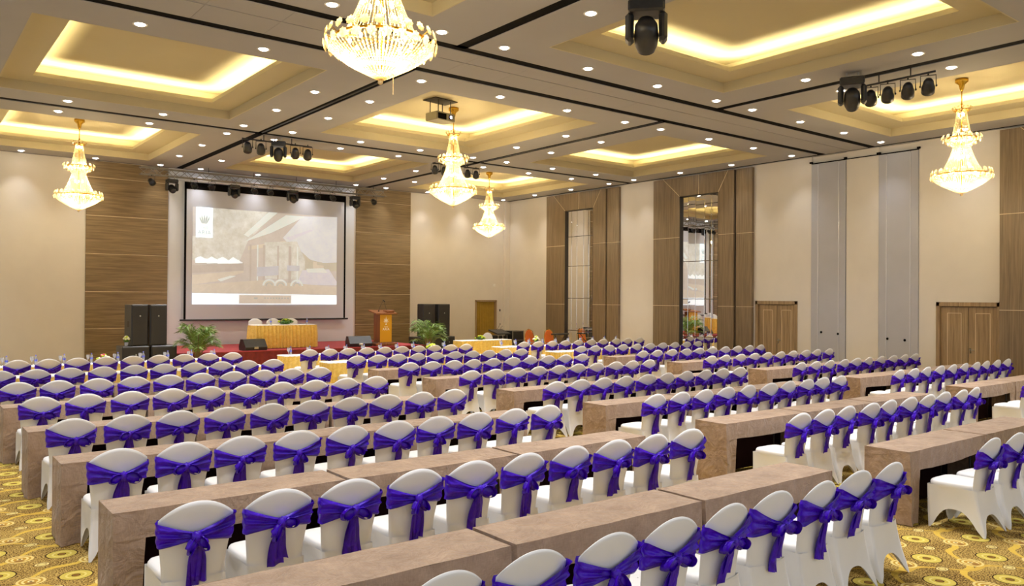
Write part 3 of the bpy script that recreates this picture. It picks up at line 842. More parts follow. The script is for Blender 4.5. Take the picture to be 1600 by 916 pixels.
def gold_meshes(seed):
    Lx, D, Hh = 1.735, .50, .75
    path = []; n = 0
    per = []
    for (a, b2) in (((0, 0), (Lx, 0)), ((Lx, 0), (Lx, D)), ((Lx, D), (0, D)), ((0, D), (0, 0))):
        ln = math.hypot(b2[0]-a[0], b2[1]-a[1]); m_ = int(ln/.018); nx_, ny_ = (b2[1]-a[1])/ln, -(b2[0]-a[0])/ln
        for i in range(m_): t = i/m_; per.append((a[0]+(b2[0]-a[0])*t, a[1]+(b2[1]-a[1])*t, nx_, ny_))
    rows = []
    for z in (.735, .70, .5, .25, .005):
        t = 1-z/.75; row = []
        for k, (x, y, nx_, ny_) in enumerate(per):
            o = .004+(.006+.014*min(1, t*3))*(1+math.sin(k*1.05+math.sin(k*.11+seed)*1.5))*.8
            row.append((x+nx_*o, y+ny_*o, z))
        rows.append(row)
    sk = MB().grid(rows, closed_u=True).mesh('pleated_skirt', M['goldskirt'], True)
    tp = MB().bbox(-.012, Lx+.012, -.012, D+.012, .722, .752, .008).mesh('white_top', M['whitecloth'])
    return sk, tp
GV = [gold_meshes(s) for s in (1, 2)]
TY = {'A': 3.87, 'B': 6.10, 'C': 8.18, 'D': 10.30, 'E': 12.65, 'F': 14.85, 'G': 17.19, 'H': 19.78}
TX = {0: 1.25, 1: 8.10, 2: 15.10}; TW = {0: 1.818, 1: 1.818, 2: 1.870}
cnt = {}
for ri, (rn, _) in enumerate(ROWS):
    for bi in range(3):
        mods = 3
        if rn == 'A' and bi == 1: mods = 2
        if rn == 'A' and bi == 2: continue
        if rn == 'B' and bi == 2: mods = 2
        for k in range(mods):
            x = TX[bi]+TW[bi]*k; y = TY[rn]
            if bi == 0: pos = ORD[2-k]+' from outer aisle'
            elif bi == 1: pos = ORD[k]+' from outer aisle'
            else: pos = ORD[k]+' from inner aisle'
            row = ORD[8-ri-1]
            if rn in 'GH':
                r = empty('skirted_table', (x, y, 0), 0, 'gold skirted white top table, %s, %s row from stage, %s block' % (pos, row, BLK[bi][0]), 'table', 'gold skirted tables')
                g = GV[(k+ri) % 2]; link('pleated_skirt', g[0], r); link('white_top', g[1], r)
            else:
                r = empty('conference_table', (x, y, 0), 0, 'narrow table under taupe linen cloth, %s, %s row from stage, %s block' % (pos, row, BLK[bi][0]), 'table', 'taupe covered conference tables')
                T = TV[(k*3+ri+bi) % 4]; link('cloth', T[0], r); link('tabletop', T[1], r)
                for lg in T[2]: link(lg.name.split('.')[0], lg, r)
            if bi == 2: r.scale = (1.85/1.8, 1, 1)

# ---- place settings on the front tables
gl = MB().lathe([(.0005, .002), (.032, .002), (.032, .006), (.004, .012), (.004, .08), (.02, .095), (.034, .13), (.036, .15), (.032, .185)], 12).mesh('water_goblet', M['glass'], True)
bt = MB().lathe([(.0005, .0), (.03, .0), (.031, .01), (.031, .13), (.026, .155), (.012, .18), (.012, .2)], 12).mesh('bottle_body', M['glass'], True)
bl = MB().lathe([(.0318, .08), (.0318, .12)], 12).mesh('paper_label', M['label'], True)
bc = MB().lathe([(.0135, .195), (.0135, .215), (.0005, .216)], 10).mesh('cap', M['label'], True)
for bi in range(3):
    for k in range(10):
        x = BLK[bi][1]+BLK[bi][2]*k; y = 20.12
        if bi == 0 and k == 0: continue
        pos = ORD[9-k] if bi == 0 else ORD[k]; ai = 'outer aisle' if bi < 2 else 'inner aisle'
        o = link('water_goblet', gl, None, (x-.17, y, .752)); tag(o, 'stemmed water goblet, %s from %s on front gold tables, %s block' % (pos, ai, BLK[bi][0]), 'glass', 'water goblets on the front tables')
        r = empty('water_bottle', (x-.09, y+.04, .752), 0, 'clear blue-labelled water bottle, %s from %s on front gold tables, %s block' % (pos, ai, BLK[bi][0]), 'bottle', 'water bottles on the front tables')
        link('body', bt, r); link('paper_label', bl, r); link('cap', bc, r)

# ================================================================ stage
ST = (6.7, 15.16, 24.35, YW-.06, .6)
mb = MB().bbox(ST[0], ST[1], ST[2], ST[3], 0.02, ST[4], .02)
o = tag(mb.build('stage_platform', M['red']), 'low stage platform topped with red carpet below the screen', 'stage')
rows = []
pth = [(ST[0]-.03, ST[3]-.02), (ST[0]-.03, ST[2]-.03), (ST[1]+.03, ST[2]-.03), (ST[1]+.03, ST[3]-.02)]; per = []
for a, c in zip(pth[:-1], pth[1:]):
    ln = math.hypot(c[0]-a[0], c[1]-a[1]); n = int(ln/.03); nx_, ny_ = (c[1]-a[1])/ln, -(c[0]-a[0])/ln
    for i in range(n): t = i/n; per.append((a[0]+(c[0]-a[0])*t, a[1]+(c[1]-a[1])*t, nx_, ny_))
for z in (.595, .54, .3, .01): rows.append([(x-nx_*0+nx_*-.0+(-nx_)*(.0)-nx_*-.012*math.sin(k*.8)*min(1, (0.6-z)*8), y+ny_*.012*math.sin(k*.8)*min(1, (.6-z)*8), z) for k, (x, y, nx_, ny_) in enumerate(per)])
MB().grid(rows).build('skirt', M['redskirt'], o, True)
MB().bbox(ST[0]-.04, ST[1]+.04, ST[2]-.045, ST[2]+.0, .575, .612, .005).build('edge_band', M['red'], o)

# projection screen
SX0, SX1, SZ0, SZ1, SY = 7.97, 13.95, 1.48, 6.05, YW-.16
scr = empty('projection_screen', (0, SY, 0), 0, 'large white pull-down projection screen with black border above the stage', 'screen')
MB().box(SX0, SX1, -.006, .006, SZ0, SZ1).build('fabric', M['screen'], scr)
bb = MB().bbox(SX0-.0, SX0+.07, -.012, .0, SZ0, SZ1+.1, .002).bbox(SX1-.07, SX1, -.012, .0, SZ0, SZ1+.1, .002).box(SX0, SX1, -.012, .0, SZ1-.12, SZ1+.12)
bb.build('black_border', M['black'], scr)
MB().bbox(SX0-.12, SX1+.12, -.03, .03, SZ0-.05, SZ0+.01, .01).build('bottom_bar', M['blackplastic'], scr)
MB().tube([(SX0-.25, -.05, SZ1+.22), (SX1+.25, -.05, SZ1+.22)], .09, 14).build('roller_case', M['wallw'], scr, True)
for x in (SX0-.2, 10.9, SX1+.2): MB().bbox(x-.02, x+.02, -.06, .165, SZ1+.14, SZ1+.32, .004).build('wall_bracket', M['blackplastic'], scr)
# projected picture: coordinates 0..1 across, 0..1 down
PX0, PX1, PZ1, PZ0 = 8.24, 13.58, 5.34, 2.0
def pmat(name, c, s=.62):
    t = NT(name); v = t.mapping((1, 1, 1)); n = t.noise(v, 2.5, 5, .7)
    lo = tuple(a*.93 for a in c[:3])+(1,)
    cr = t.ramp(n.outputs[0], [(.38, lo), (.62, c)])
    t.link(cr, t.b.inputs['Base Color']); t.link(cr, t.b.inputs['Emission Color']); t.b.inputs['Emission Strength'].default_value = s
    t.b.inputs['Roughness'].default_value = .9; return t.m
def ptrees():
    t = NT('projected foliage'); v = t.mapping((1, 1, 1)); n = t.noise(v, 3, 6, .7)
    cr = t.ramp(n.outputs[0], [(.35, srgb(186, 187, 180)), (.5, srgb(197, 199, 195)), (.66, srgb(208, 211, 210))])
    t.link(cr, t.b.inputs['Base Color']); t.link(cr, t.b.inputs['Emission Color']); t.b.inputs['Emission Strength'].default_value = .45; return t.m
EM = .33
PM = {'bg': pmat('picture grey', srgb(200, 197, 195), EM), 'sky': pmat('picture sky', srgb(216, 223, 234), EM), 'pale': pmat('picture pale', srgb(222, 234, 236), EM), 'white': pmat('picture white', srgb(228, 240, 248), .62),
      'floor': pmat('picture floor', srgb(207, 203, 193), EM), 'dark': pmat('picture shade', srgb(192, 188, 184), EM), 'hill': pmat('picture hill', srgb(196, 195, 184), EM), 'lilac': pmat('picture lilac', srgb(214, 217, 230), EM), 'ink': pmat('picture ink', srgb(184, 193, 192), EM), 'tree': ptrees(), 'beige': pmat('picture beige', srgb(210, 206, 196), EM), 'blue': pmat('picture blue', srgb(198, 203, 214), EM)}
pic = empty('projected_picture', (0, 0, 0)); pic.parent = scr; pic.location = (0, 0, 0)
lay = [0]
def poly(key, pts, name='picture_area'):
    lay[0] += 1; y = -.0075-.0006*lay[0]
    vs = [(PX0+(PX1-PX0)*u, y, PZ1+(PZ0-PZ1)*v) for u, v in pts]
    MB().add(vs, [tuple(range(len(vs)))]).build(name, PM[key], pic)
def parc(key, cx, cy, r0, r1, a0, a1, sx=.63):
    n = 14; p = []
    for i in range(n+1): a = a0+(a1-a0)*i/n; p.append((cx+r1*sx*math.cos(a), cy-r1*math.sin(a)))
    for i in range(n, -1, -1): a = a0+(a1-a0)*i/n; p.append((cx+r0*sx*math.cos(a), cy-r0*math.sin(a)))
    poly(key, p)
poly('bg', [(0, 0), (1, 0), (1, 1), (0, 1)])
poly('tree', [(.11, .0), (.55, 0), (.36, .32), (.3, .55), (0, .55), (0, .3), (.11, .3)])
poly('sky', [(.60, .27), (.74, .02), (1, 0), (1, .55), (.86, .53), (.72, .45), (.62, .30)])
poly('pale', [(.33, .26), (.50, .0), (.56, .0), (.36, .28)])
poly('pale', [(.34, .33), (.62, .02), (.76, .02), (.52, .22)])
poly('lilac', [(.62, .27), (.80, .16), (.82, .17), (.65, .30)])
poly('beige', [(.36, .38), (.62, .30), (.62, .34), (.36, .42)])
poly('hill', [(.68, .36), (.74, .42), (.80, .5), (.9, .53), (1, .52), (1, .62), (.68, .62)])
poly('beige', [(.82, .52), (.85, .52), (.85, .555), (.90, .56), (.90, .6), (.82, .6)])
poly('tree', [(.47, .33), (.70, .3), (.76, .5), (.76, .72), (.47, .72)])
for u, w in ((.37, .012), (.42, .008), (.46, .016), (.56, .012), (.64, .02), (.70, .01)): poly('dark' if w > .01 else 'pale', [(u, .36), (u+w, .36), (u+w, .78), (u, .78)])
poly('blue', [(.42, .6), (.57, .58), (.57, .68), (.42, .70)])
poly('blue', [(.63, .57), (.72, .57), (.72, .63), (.63, .63)])
poly('lilac', [(.74, .62), (.94, .60), (1, .74), (1, .78), (.70, .78)])
poly('pale', [(.77, .6), (.90, .59), (.93, .64), (.78, .64)])
for k in range(4): poly('white', [(.02+k*.07, .53+.01*(k % 2)), (.05+k*.07, .505), (.12+k*.07, .565), (.02+k*.07, .575)])
poly('dark', [(0, .60), (.33, .56), (.33, .64), (0, .68)])
poly('beige', [(0, .70), (.33, .64), (.33, .66), (.15, .76), (0, .8)])
poly('pale', [(.16, .74), (.24, .70), (.28, .70), (.18, .76)])
poly('floor', [(0, .80), (.45, .74), (1, .8), (1, .89), (0, .88)])
for u in (.10, .26, .38): poly('beige', [(u, .80), (u+.012, .80), (u-.05, .88), (u-.07, .88)])
for cx in (.505, .585, .70):
    parc('pale', cx, .80, .055, .075, .1, PI*.98); parc('ink', cx, .80, .03, .04, .2, PI)
poly('white', [(0, .885), (1, .895), (1, 1), (0, 1)])
poly('beige', [(.30, .90), (.66, .90), (.66, .99), (.30, .99)])
poly('ink', [(.40, .925), (.425, .925), (.425, .94), (.40, .94)])
for k in range(9): poly('ink', [(.47+k*.02, .925), (.482+k*.02, .925), (.482+k*.02, .938), (.47+k*.02, .938)])
poly('white', [(.02, 0), (.125, 0), (.125, .31), (.02, .31)], 'logo_card')
def emblem(add, cx, cy, s):
    # fan of pointed leaves; add(points) draws one polygon, y grows upwards
    for (a, l, w) in ((-62, .62, .09), (-36, .82, .10), (-14, .72, .07), (0, 1.0, .10), (14, .72, .07), (36, .82, .10), (62, .62, .09)):
        A = math.radians(a); bx, by = cx+.10*s*math.sin(A), cy-.35*s; dx, dy = math.sin(A)*.62, math.cos(A)
        tx, ty = bx+dx*l*s, by+dy*l*s; nx_, ny_ = dy, -dx; mx, my = (bx*.45+tx*.55), (by*.45+ty*.55)
        add([(bx, by), (mx+nx_*w*s*.5, my+ny_*w*s*.5), (tx, ty), (mx-nx_*w*s*.5, my-ny_*w*s*.5)])
def screen_emblem(p): poly('ink', [((x-PX0)/(PX1-PX0), (PZ1-z)/(PZ1-PZ0)) for x, z in p], 'logo_leaf')
for (a) in (-34, -17, 0, 17, 34):
    A = math.radians(a); cx, cz = 8.625, 4.78
    bx, bz = cx+.12*math.sin(A), cz; tx, tz = cx+.26*math.sin(A)*1.3, cz+.34*math.cos(A); w = .026
    screen_emblem([(bx-w*.5, bz), (bx+w*.5, bz), ((bx+tx)/2+w, (bz+tz)/2), (tx, tz), ((bx+tx)/2-w, (bz+tz)/2)])
def text(s, size, mat, parent, loc, rx=PI/2, spacing=1.0, name='lettering', extr=.001):
    c = bpy.data.curves.new(name, 'FONT'); c.body = s; c.size = size; c.align_x = 'CENTER'; c.align_y = 'CENTER'; c.space_character = spacing; c.extrude = extr
    t_ = link(name, c); me = bpy.data.meshes.new_from_object(t_.evaluated_get(bpy.context.evaluated_depsgraph_get())); bpy.data.objects.remove(t_)
    me.materials.clear(); me.materials.append(mat); o = link(name, me, parent, loc); o.rotation_euler = (rx, 0, 0); return o
text('THE', .13, PM['ink'], pic, (8.625, -.045, 4.64), spacing=1.3); text('ARIA', .19, PM['ink'], pic, (8.625, -.045, 4.47), spacing=1.1)

# stage table with gold skirt
GM = gold_meshes(5)
r = empty('stage_table', (9.32, 25.2, .605), 0, 'long gold skirted head table on the stage below the screen', 'table')
rows = []; per = []
LX, DD = 2.1, .6
for (a, b2) in (((0, 0), (LX, 0)), ((LX, 0), (LX, DD)), ((LX, DD), (0, DD)), ((0, DD), (0, 0))):
    ln = math.hypot(b2[0]-a[0], b2[1]-a[1]); m_ = int(ln/.02); nx_, ny_ = (b2[1]-a[1])/ln, -(b2[0]-a[0])/ln
    for i in range(m_): t = i/m_; per.append((a[0]+(b2[0]-a[0])*t, a[1]+(b2[1]-a[1])*t, nx_, ny_))
for z in (.74, .70, .4, .01): rows.append([(x+nx_*(.025+.040*math.sin(k*1.05+math.sin(k*.13)))*min(1, (.76-z)*6+.2), y+ny_*(.025+.040*math.sin(k*1.05+math.sin(k*.13)))*min(1, (.76-z)*6+.2), z) for k, (x, y, nx_, ny_) in enumerate(per)])
MB().grid(rows, closed_u=True).build('pleated_skirt', M['goldskirt'], r, True)
MB().bbox(-.01, LX+.01, -.01, DD+.01, .735, .757, .006).build('white_top', M['whitecloth'], r)
def plain_chair(loc, rz, lb):
    r = empty('covered_chair', loc, rz, lb, 'chair', 'white covered chairs without bows')
    for k in ('seat', 'backrest', 'skirt'): link(k, CM[k], r)
plain_chair((9.80, 26.55, .6), PI, 'white covered chair behind stage table, on the side of the palm')
plain_chair((10.42, 26.55, .6), PI, 'white covered chair behind the middle of the stage table')
plain_chair((11.06, 26.55, .6), PI, 'white covered chair behind stage table, on the lectern side')
def bouquet(loc, w, h, lb, cols, base=None):
    r = empty('flower_arrangement', loc, 0, lb, 'flowers', 'flower arrangements on the tables'); rn = random.Random(int(loc[0]*100))
    if base: MB().lathe([(.001, 0), (.05, 0), (.045, .02), (.055, .10), (.05, .10), (.001, .04)], 14).build('glass_vase', M['glass'], r, True)
    z0 = .1 if base else 0
    b = MB().ell((0, 0, z0+h*.42), (w*.55, w*.4, h*.35), 12, 8, None, lambda d: 1+.2*math.sin(d.x*9+d.z*7))
    for k in range(46):
        a = rn.uniform(0, 2*PI); l = rn.uniform(.7, 1.15); x, y = w*l*math.cos(a), w*.7*l*math.sin(a); z = z0+rn.uniform(.05, .35)*h
        n = Vector((-math.sin(a), math.cos(a), 0))*.018
        b.add([(x*.3, y*.3, z0+h*.3), (x*.7+n.x, y*.7+n.y, z+h*.25), (x, y, z), (x*.7-n.x, y*.7-n.y, z+h*.22)], [(0, 1, 2, 3)])
    b.build('leaves', M['leaf2'], r, True)
    for k in range(22):
        a = rn.uniform(0, 2*PI); q = rn.uniform(0, .85); x, y = w*q*math.cos(a), w*.65*q*math.sin(a); z = z0+h*(1-.75*q*q)
        s = rn.uniform(.028, .04)
        fb = MB().ell((x, y, z), (s, s, s*.8), 10, 7, None, lambda d: 1+.16*math.sin(d.x*14+k)*math.cos(d.y*14))
        fb.build('blossom', M[cols[k % len(cols)]], r, True)
    return r
bouquet((10.45, 25.5, 1.362), .30, .17, 'long lime green flower arrangement on the stage table', ('lime', 'lime', 'leaf2'))
bouquet((5.33, 24.3, .87), .09, .16, 'small lime bouquet in glass on the subwoofer beside the stage', ('lime', 'cream'), 1)
bouquet((3.93, 20.05, .752), .16, .17, 'cream and pink rose centrepiece on front gold table of outer block', ('cream', 'lime', 'cream', 'pink'))
bouquet((12.75, 20.1, .752), .20, .15, 'lime flower centrepiece on front gold table of middle block', ('lime', 'lime'))
bouquet((16.75, 20.1, .752), .12, .18, 'pale green ball bouquet on front gold table of mirror block', ('cream', 'lime', 'cream'), 1)
bouquet((17.15, 23.75, .752), .26, .15, 'lime flower arrangement on the side table by the curtained door', ('lime', 'lime'))
for (x, y, z, lb) in ((9.95, 25.5, 1.362, 'small water bottle on stage table between two chairs'), (11.2, 25.5, 1.362, 'small water bottle near the lectern end of the stage table')):
    r = empty('water_bottle', (x, y, z), 0, lb, 'bottle', 'water bottles on the stage table')
    link('body', bt, r); link('paper_label', bl, r); link('cap', bc, r)
# side table and its chair
r = empty('side_table', (16.17, 23.5, 0), 0, 'gold skirted side table with flowers before the curtained door', 'table')
r.scale = (2.3/1.8, 1.1, 1); link('pleated_skirt', GM[0], r); link('white_top', GM[1], r)
r = empty('round_back_chair', (18.25, 24.85, 0), PI, 'white covered chair with round back behind the side table', 'chair')
for k in ('seat', 'skirt'): link(k, CM[k], r)
MB().ell((0, .03, .72), (.25, .035, .24), 22, 14).build('backrest', M['cover'], r, True)

# lectern
lc = empty('lectern', (13.72, 24.85, .6), 0, 'brown wooden lectern with gold front panel on the stage', 'lectern')
MB().bbox(-.42, .42, -.30, .30, .012, .10, .01).bbox(-.30, .30, -.24, .24, .10, .13, .006).build('base', M['lecternw'], lc)
MB().bbox(-.235, .235, -.225, .225, .12, 1.10, .006).build('body', M['lecternw'], lc)
gp = MB().bbox(-.228, .228, -.236, -.222, .13, 1.08, .004).build('front_panel', M['lecterng'], lc)
vs = [(-.42, -.28, 1.09), (.42, -.28, 1.09), (.42, .28, 1.20), (-.42, .28, 1.20), (-.42, -.28, 1.13), (.42, -.28, 1.13), (.42, .28, 1.24), (-.42, .28, 1.24)]
MB().add(vs, [(3,2,1,0),(4,5,6,7),(0,1,5,4),(1,2,6,5),(2,3,7,6),(3,0,4,7)]).build('top', M['lecternw'], lc)
MB().bbox(.05, .36, -.2, .12, 1.15, 1.24, .02).build('book_rest', M['lecternw'], lc)
def add_em(p): MB().add([(x, -.2375, z) for x, z in p], [tuple(range(len(p)))]).build('emblem_leaf', M['white'], gp)
emblem(add_em, 0, .88, .24)
add_em([(-.03, .73), (.03, .73), (0, .80)])
text('THE', .06, M['white'], gp, (0, -.2375, .655), spacing=1.5); text('ARIA', .115, M['white'], gp, (0, -.2375, .575), spacing=1.1)
text('HOTEL', .03, M['white'], gp, (0, -.2375, .50), spacing=1.4) if False else None
for (x0, x1, dz, lb) in ((-.16, -.02, .36, 'black gooseneck microphone leaning over the lectern top'), (.15, .03, .34, 'second black gooseneck microphone on the lectern, bending the other way')):
    r = empty('gooseneck_microphone', (13.72+x0, 24.85, 1.80), 0, lb, 'microphone', 'lectern microphones')
    MB().tube([(0, 0, -.02), (0, 0, .03), ((x1-x0)*.5, -.01, dz*.55), ((x1-x0), -.05, dz)], .006, 6).lathe([(.001, -.01), (.03, -.01), (.03, .02), (.001, .03)], 12).build('stem', M['blackplastic'], r, True)
    MB().ell(((x1-x0), -.065, dz+.01), (.022, .04, .026), 10, 8).build('capsule', M['blackplastic'], r, True)

# speakers
def cabinet(loc, w, d, h, rz, lb, name='loudspeaker', grp='stage loudspeakers', grille=True):
    r = empty(name, loc, rz, lb, 'speaker', grp)
    MB().bbox(-w/2, w/2, 0, d, 0, h, .02).build('cabinet', M['blackplastic'], r)
    MB().bbox(-w/2+.025, w/2-.025, -.018, .006, .03, h-.03, .012).build('grille', M['speaker'], r)
    MB().lathe([(.001, 0), (.02, 0), (.02, .006), (.001, .006)], 12, rot(PI/2, 0, 0, (w*.0, -.019, h*.72))).build('badge', M['metal'], r, True)
    hb = MB().bbox(-w/2-.006, -w/2+.01, d*.35, d*.6, h*.45, h*.6, .004); hb.build('handle_recess', M['jamb'], r)
    return r
cabinet((5.55, 24.15, .0), .72, .75, .86, 0, 'wide black subwoofer under the tall speakers, on the outer side', 'subwoofer', 'subwoofers by the stage')
cabinet((6.30, 24.15, .0), .70, .75, .86, 0, 'wide black subwoofer under the tall speakers, on the palm side', 'subwoofer', 'subwoofers by the stage')
cabinet((5.66, 24.22, .862), .46, .55, 1.17, .12, 'tall black loudspeaker on subwoofer, farther from the palm')
cabinet((6.15, 24.2, .862), .46, .55, 1.17, -.04, 'tall black loudspeaker on subwoofer, beside the palm')
cabinet((16.38, 26.0, .0), 1.15, .6, .79, 0, 'wide black subwoofer partly hidden by the palm near the lectern', 'subwoofer', 'subwoofers by the stage')
cabinet((17.27, 26.0, .0), .56, .6, .79, 0, 'black subwoofer below the slim column speaker by the curtained door', 'subwoofer', 'subwoofers by the stage')
cabinet((16.38, 26.05, .792), .56, .42, 1.25, 0, 'slim black column loudspeaker rising behind the palm')
cabinet((17.07, 26.05, .792), .54, .42, 1.25, 0, 'slim black column loudspeaker standing clear of the palm')
def wedge(loc, rz, lb, w=.72):
    r = empty('stage_monitor', loc, rz, lb, 'speaker', 'wedge monitors on the stage edge')
    prof = [(-.2, 0), (.22, 0), (.24, .12), (.14, .34), (-.04, .34), (-.22, .1)]
    vs = [(-w/2, y, z) for y, z in prof]+[(w/2, y, z) for y, z in prof]; n = 6
    MB().add(vs, [tuple(range(n))[::-1], tuple(range(n, 2*n))]+[(i, (i+1) % n, (i+1) % n+n, i+n) for i in range(n)]).build('cabinet', M['blackplastic'], r)
    p = [(.232, .13), (.15, .325)]
    MB().add([(-w/2+.04, p[0][0]+.008, p[0][1]), (w/2-.04, p[0][0]+.008, p[0][1]), (w/2-.04, p[1][0]+.008, p[1][1]), (-w/2+.04, p[1][0]+.008, p[1][1])], [(3, 2, 1, 0)]).build('grille', M['speaker'], r)
    MB().bbox(-.07, .07, -.222, -.2, .04, .11, .004).build('input_plate', M['metal'], r)
wedge((9.05, 24.62, .612), .12, 'black wedge monitor on the stage edge before the gold table')
wedge((12.75, 24.75, .612), -.1, 'black wedge monitor on the stage beside the lectern', .8)
# palms
def palm(loc, H, R0, seed, lb):
    r = empty('potted_palm', loc, 0, lb, 'plant', 'potted palms beside the stage'); rn = random.Random(seed)
    MB().lathe([(.001, 0), (.14, 0), (.19, .3), (.2, .34), (.175, .34), (.17, .31)], 20).build('pot', M['pot'], r, True)
    MB().lathe([(.171, .305), (.001, .31)], 20).build('soil', M['soil'], r)
    st = MB(); lf = MB()
    for k in range(30):
        a = 2*PI*k/30*2.4+rn.uniform(-.2, .2); up = rn.uniform(.45, 1); L = R0*(1.2-.62*up*rn.uniform(.6, 1)); top = .45+(H-.45)*up
        pts = []; n = 9
        for i in range(n+1):
            t = i/n; rr_ = L*t**1.3; z = .3+(top-.3)*(1-(1-t)**1.7)-.42*R0*max(0, t-.5)**1.5*2.2
            pts.append(Vector((rr_*math.cos(a), rr_*math.sin(a), z)))
        st.tube(pts, [.011*(1-.8*i/n) for i in range(n+1)], 4, False)
        for i in range(3, n*3):
            t = i/(n*3); f = t*n; i0 = min(int(f), n-1); p = pts[i0].lerp(pts[i0+1], f-i0); d = (pts[min(i0+1, n)]-pts[i0]).normalized()
            if t < .3: continue
            sd = d.cross(Vector((0, 0, 1))); sd = sd.normalized() if sd.length > .01 else Vector((1, 0, 0))
            ll = .30*math.sin(PI*min(1, (t-.22)/.85))*rn.uniform(.8, 1.15)+.05
            for s in (-1, 1):
                tip = p+(sd*s*.8+d*.75+Vector((0, 0, -.05-.45*rn.random())))*ll; mid = p.lerp(tip, .45)+Vector((0, 0, .02)); w = d*.015
                lf.add([tuple(p), tuple(mid+w), tuple(tip), tuple(mid-w)], [(0, 1, 2, 3)])
    st.build('stems', M['trunk'], r, True); lf.build('fronds', M['leaf'], r)
palm((7.08, 23.7, 0), 1.62, .62, 4, 'bushy potted palm between the black speakers and the red stage')
palm((14.95, 23.85, 0), 1.66, .66, 9, 'bushy potted palm between the lectern and the slim speakers')

# corner gear: mixer rack, flight case, keyboard stand, orange chairs
r = empty('mixer_rack', (19.35, 25.3, 0), 0, 'black mixer rack with console on top in the stage corner', 'audio rack')
MB().bbox(-.22, .22, 0, .5, .0, .80, .01).build('rack_body', M['blackplastic'], r)
MB().bbox(-.20, .20, -.012, .0, .1, .42, .004).bbox(-.20, .20, -.012, 0, .46, .76, .004).build('front_door', M['speaker'], r)
MB().box(-.23, -.2, -.02, .02, .05, .82).box(.2, .23, -.02, .02, .05, .82).box(-.02, .02, -.02, .0, .05, .82).build('metal_edge', M['metal'], r)
mx = MB().add([(-.34, -.12, .84), (.34, -.12, .84), (.34, .5, .97), (-.34, .5, .97), (-.34, -.12, .88), (.34, -.12, .88), (.34, .5, 1.03), (-.34, .5, 1.03)], [(3,2,1,0),(4,5,6,7),(0,1,5,4),(1,2,6,5),(2,3,7,6),(3,0,4,7)]).build('mixing_console', M['blackplastic'], r)
kb_ = MB()
for i in range(14):
    for j in range(5): kb_.bbox(-.31+i*.046, -.29+i*.046, -.07+j*.1, -.045+j*.1, .885+(j*.1)*.22, .91+(j*.1)*.22, .003)
kb_.build('fader_knobs', M['metal'], mx)
MB().tube([(-.1, .3, 1.0), (-.02, .25, 1.12), (.02, .2, 1.24)], .006, 6).tube([(.12, .3, 1.0), (.1, .25, 1.1), (.16, .2, 1.18)], .006, 6).ell((.02, .2, 1.25), (.02, .02, .03), 8, 6).build('talkback_mic', M['blackplastic'], mx, True)
r = empty('flight_case', (19.98, 25.1, 0), 0, 'black flight case beside the mixer rack in the corner', 'case')
MB().bbox(-.28, .28, 0, .5, .08, .98, .012).build('body', M['blackplastic'], r)
MB().box(-.29, -.26, -.01, .02, .08, .99).box(.26, .29, -.01, .02, .08, .99).box(-.29, .29, -.01, .02, .96, .99).box(-.29, .29, -.01, .02, .6, .62).build('metal_edge', M['metal'], r)
for sx in (-.22, .22):
    for sy in (.06, .44): MB().lathe([(.001, -.015), (.04, -.015), (.04, .015), (.001, .015)], 12, rot(0, PI/2, 0, (sx, sy, .04))).build('caster', M['black'], r, True)
def orange_chair(loc, rz, lb):
    r = empty('stacking_chair', loc, rz, lb, 'chair', 'orange chairs in the corner')
    rows = []
    for j in range(9):
        t = j/8; z = .52+.50*t; w = .19*math.sqrt(max(0.02, 1-(max(0, t-.35)/.66)**2.4)); rows.append([(w*math.cos(a), -.05-.10*t+(.022 if math.sin(a) > 0 else -.022)*abs(math.sin(a)), z) for a in [2*PI*i/16 for i in range(16)]])
    MB().grid(rows, closed_u=True).build('backrest', M['orange'], r, True)
    MB().bbox(-.21, .21, -.05, .38, .42, .49, .025).build('seat', M['orange'], r, True)
    for sx in (-.2, .2):
        MB().tube([(sx, -.10, .0), (sx, -.04, .45), (sx, -.10, .75), (sx*.9, -.15, .95), (0, -.165, 1.05)], .012, 6).build('back_leg', M['gold'], r, True)
        MB().tube([(sx, .36, .0), (sx, .34, .43), (sx, -.04, .43)], .012, 6).build('front_leg', M['gold'], r, True)
orange_chair((20.45, 24.9, 0), PI*.93, 'orange banquet chair beside the flight case in the corner')
orange_chair((21.05, 24.4, 0), PI*.9, 'orange banquet chair behind the black stand near the mirror portal')
r = empty('keyboard_stand', (21.2, 23.95, 0), .2, 'black folding stand in front of the second orange chair', 'stand')
MB().bbox(-.45, .45, -.12, .12, .84, .90, .015).build('top_bar', M['blackplastic'], r)
for s in (-1, 1): MB().tube([(-s*.35, 0, .02), (s*.35, 0, .84)], .014, 6).build('cross_leg', M['blackplastic'], r, True)
for s in (-.35, .35): MB().tube([(s, -.25, .015), (s, .25, .015)], .015, 6).build('foot_bar', M['blackplastic'], r, True)

# ================================================================ truss and stage lights
TYY = 27.5
tr = empty('lighting_truss', (0, TYY, 0), 0, 'aluminium lighting truss running above the screen', 'truss')
ta = MB(); X0, X1 = 6.38, 15.25; hz = .12; zc_ = 6.30
def tz(x): return zc_
for (dy, dz) in ((-.11, -.11), (.11, -.11), (-.11, .11), (.11, .11)): ta.tube([(X0, dy, zc_+dz), (X1, dy, zc_+dz)], .018, 6)
ta.build('chord_tubes', M['truss'], tr, True)
tb = MB(); n = 36
for i in range(n):
    a = X0+(X1-X0)*i/n; c = X0+(X1-X0)*(i+1)/n; s = 1 if i % 2 else -1
    tb.tube([(a, -.11, zc_+.11*s), (c, -.11, zc_-.11*s)], .009, 4); tb.tube([(a, .11, zc_-.11*s), (c, .11, zc_+.11*s)], .009, 4); tb.tube([(a, -.11*s, zc_-.11), (c, .11*s, zc_-.11)], .009, 4)
tb.build('lattice_bars', M['truss'], tr, True)
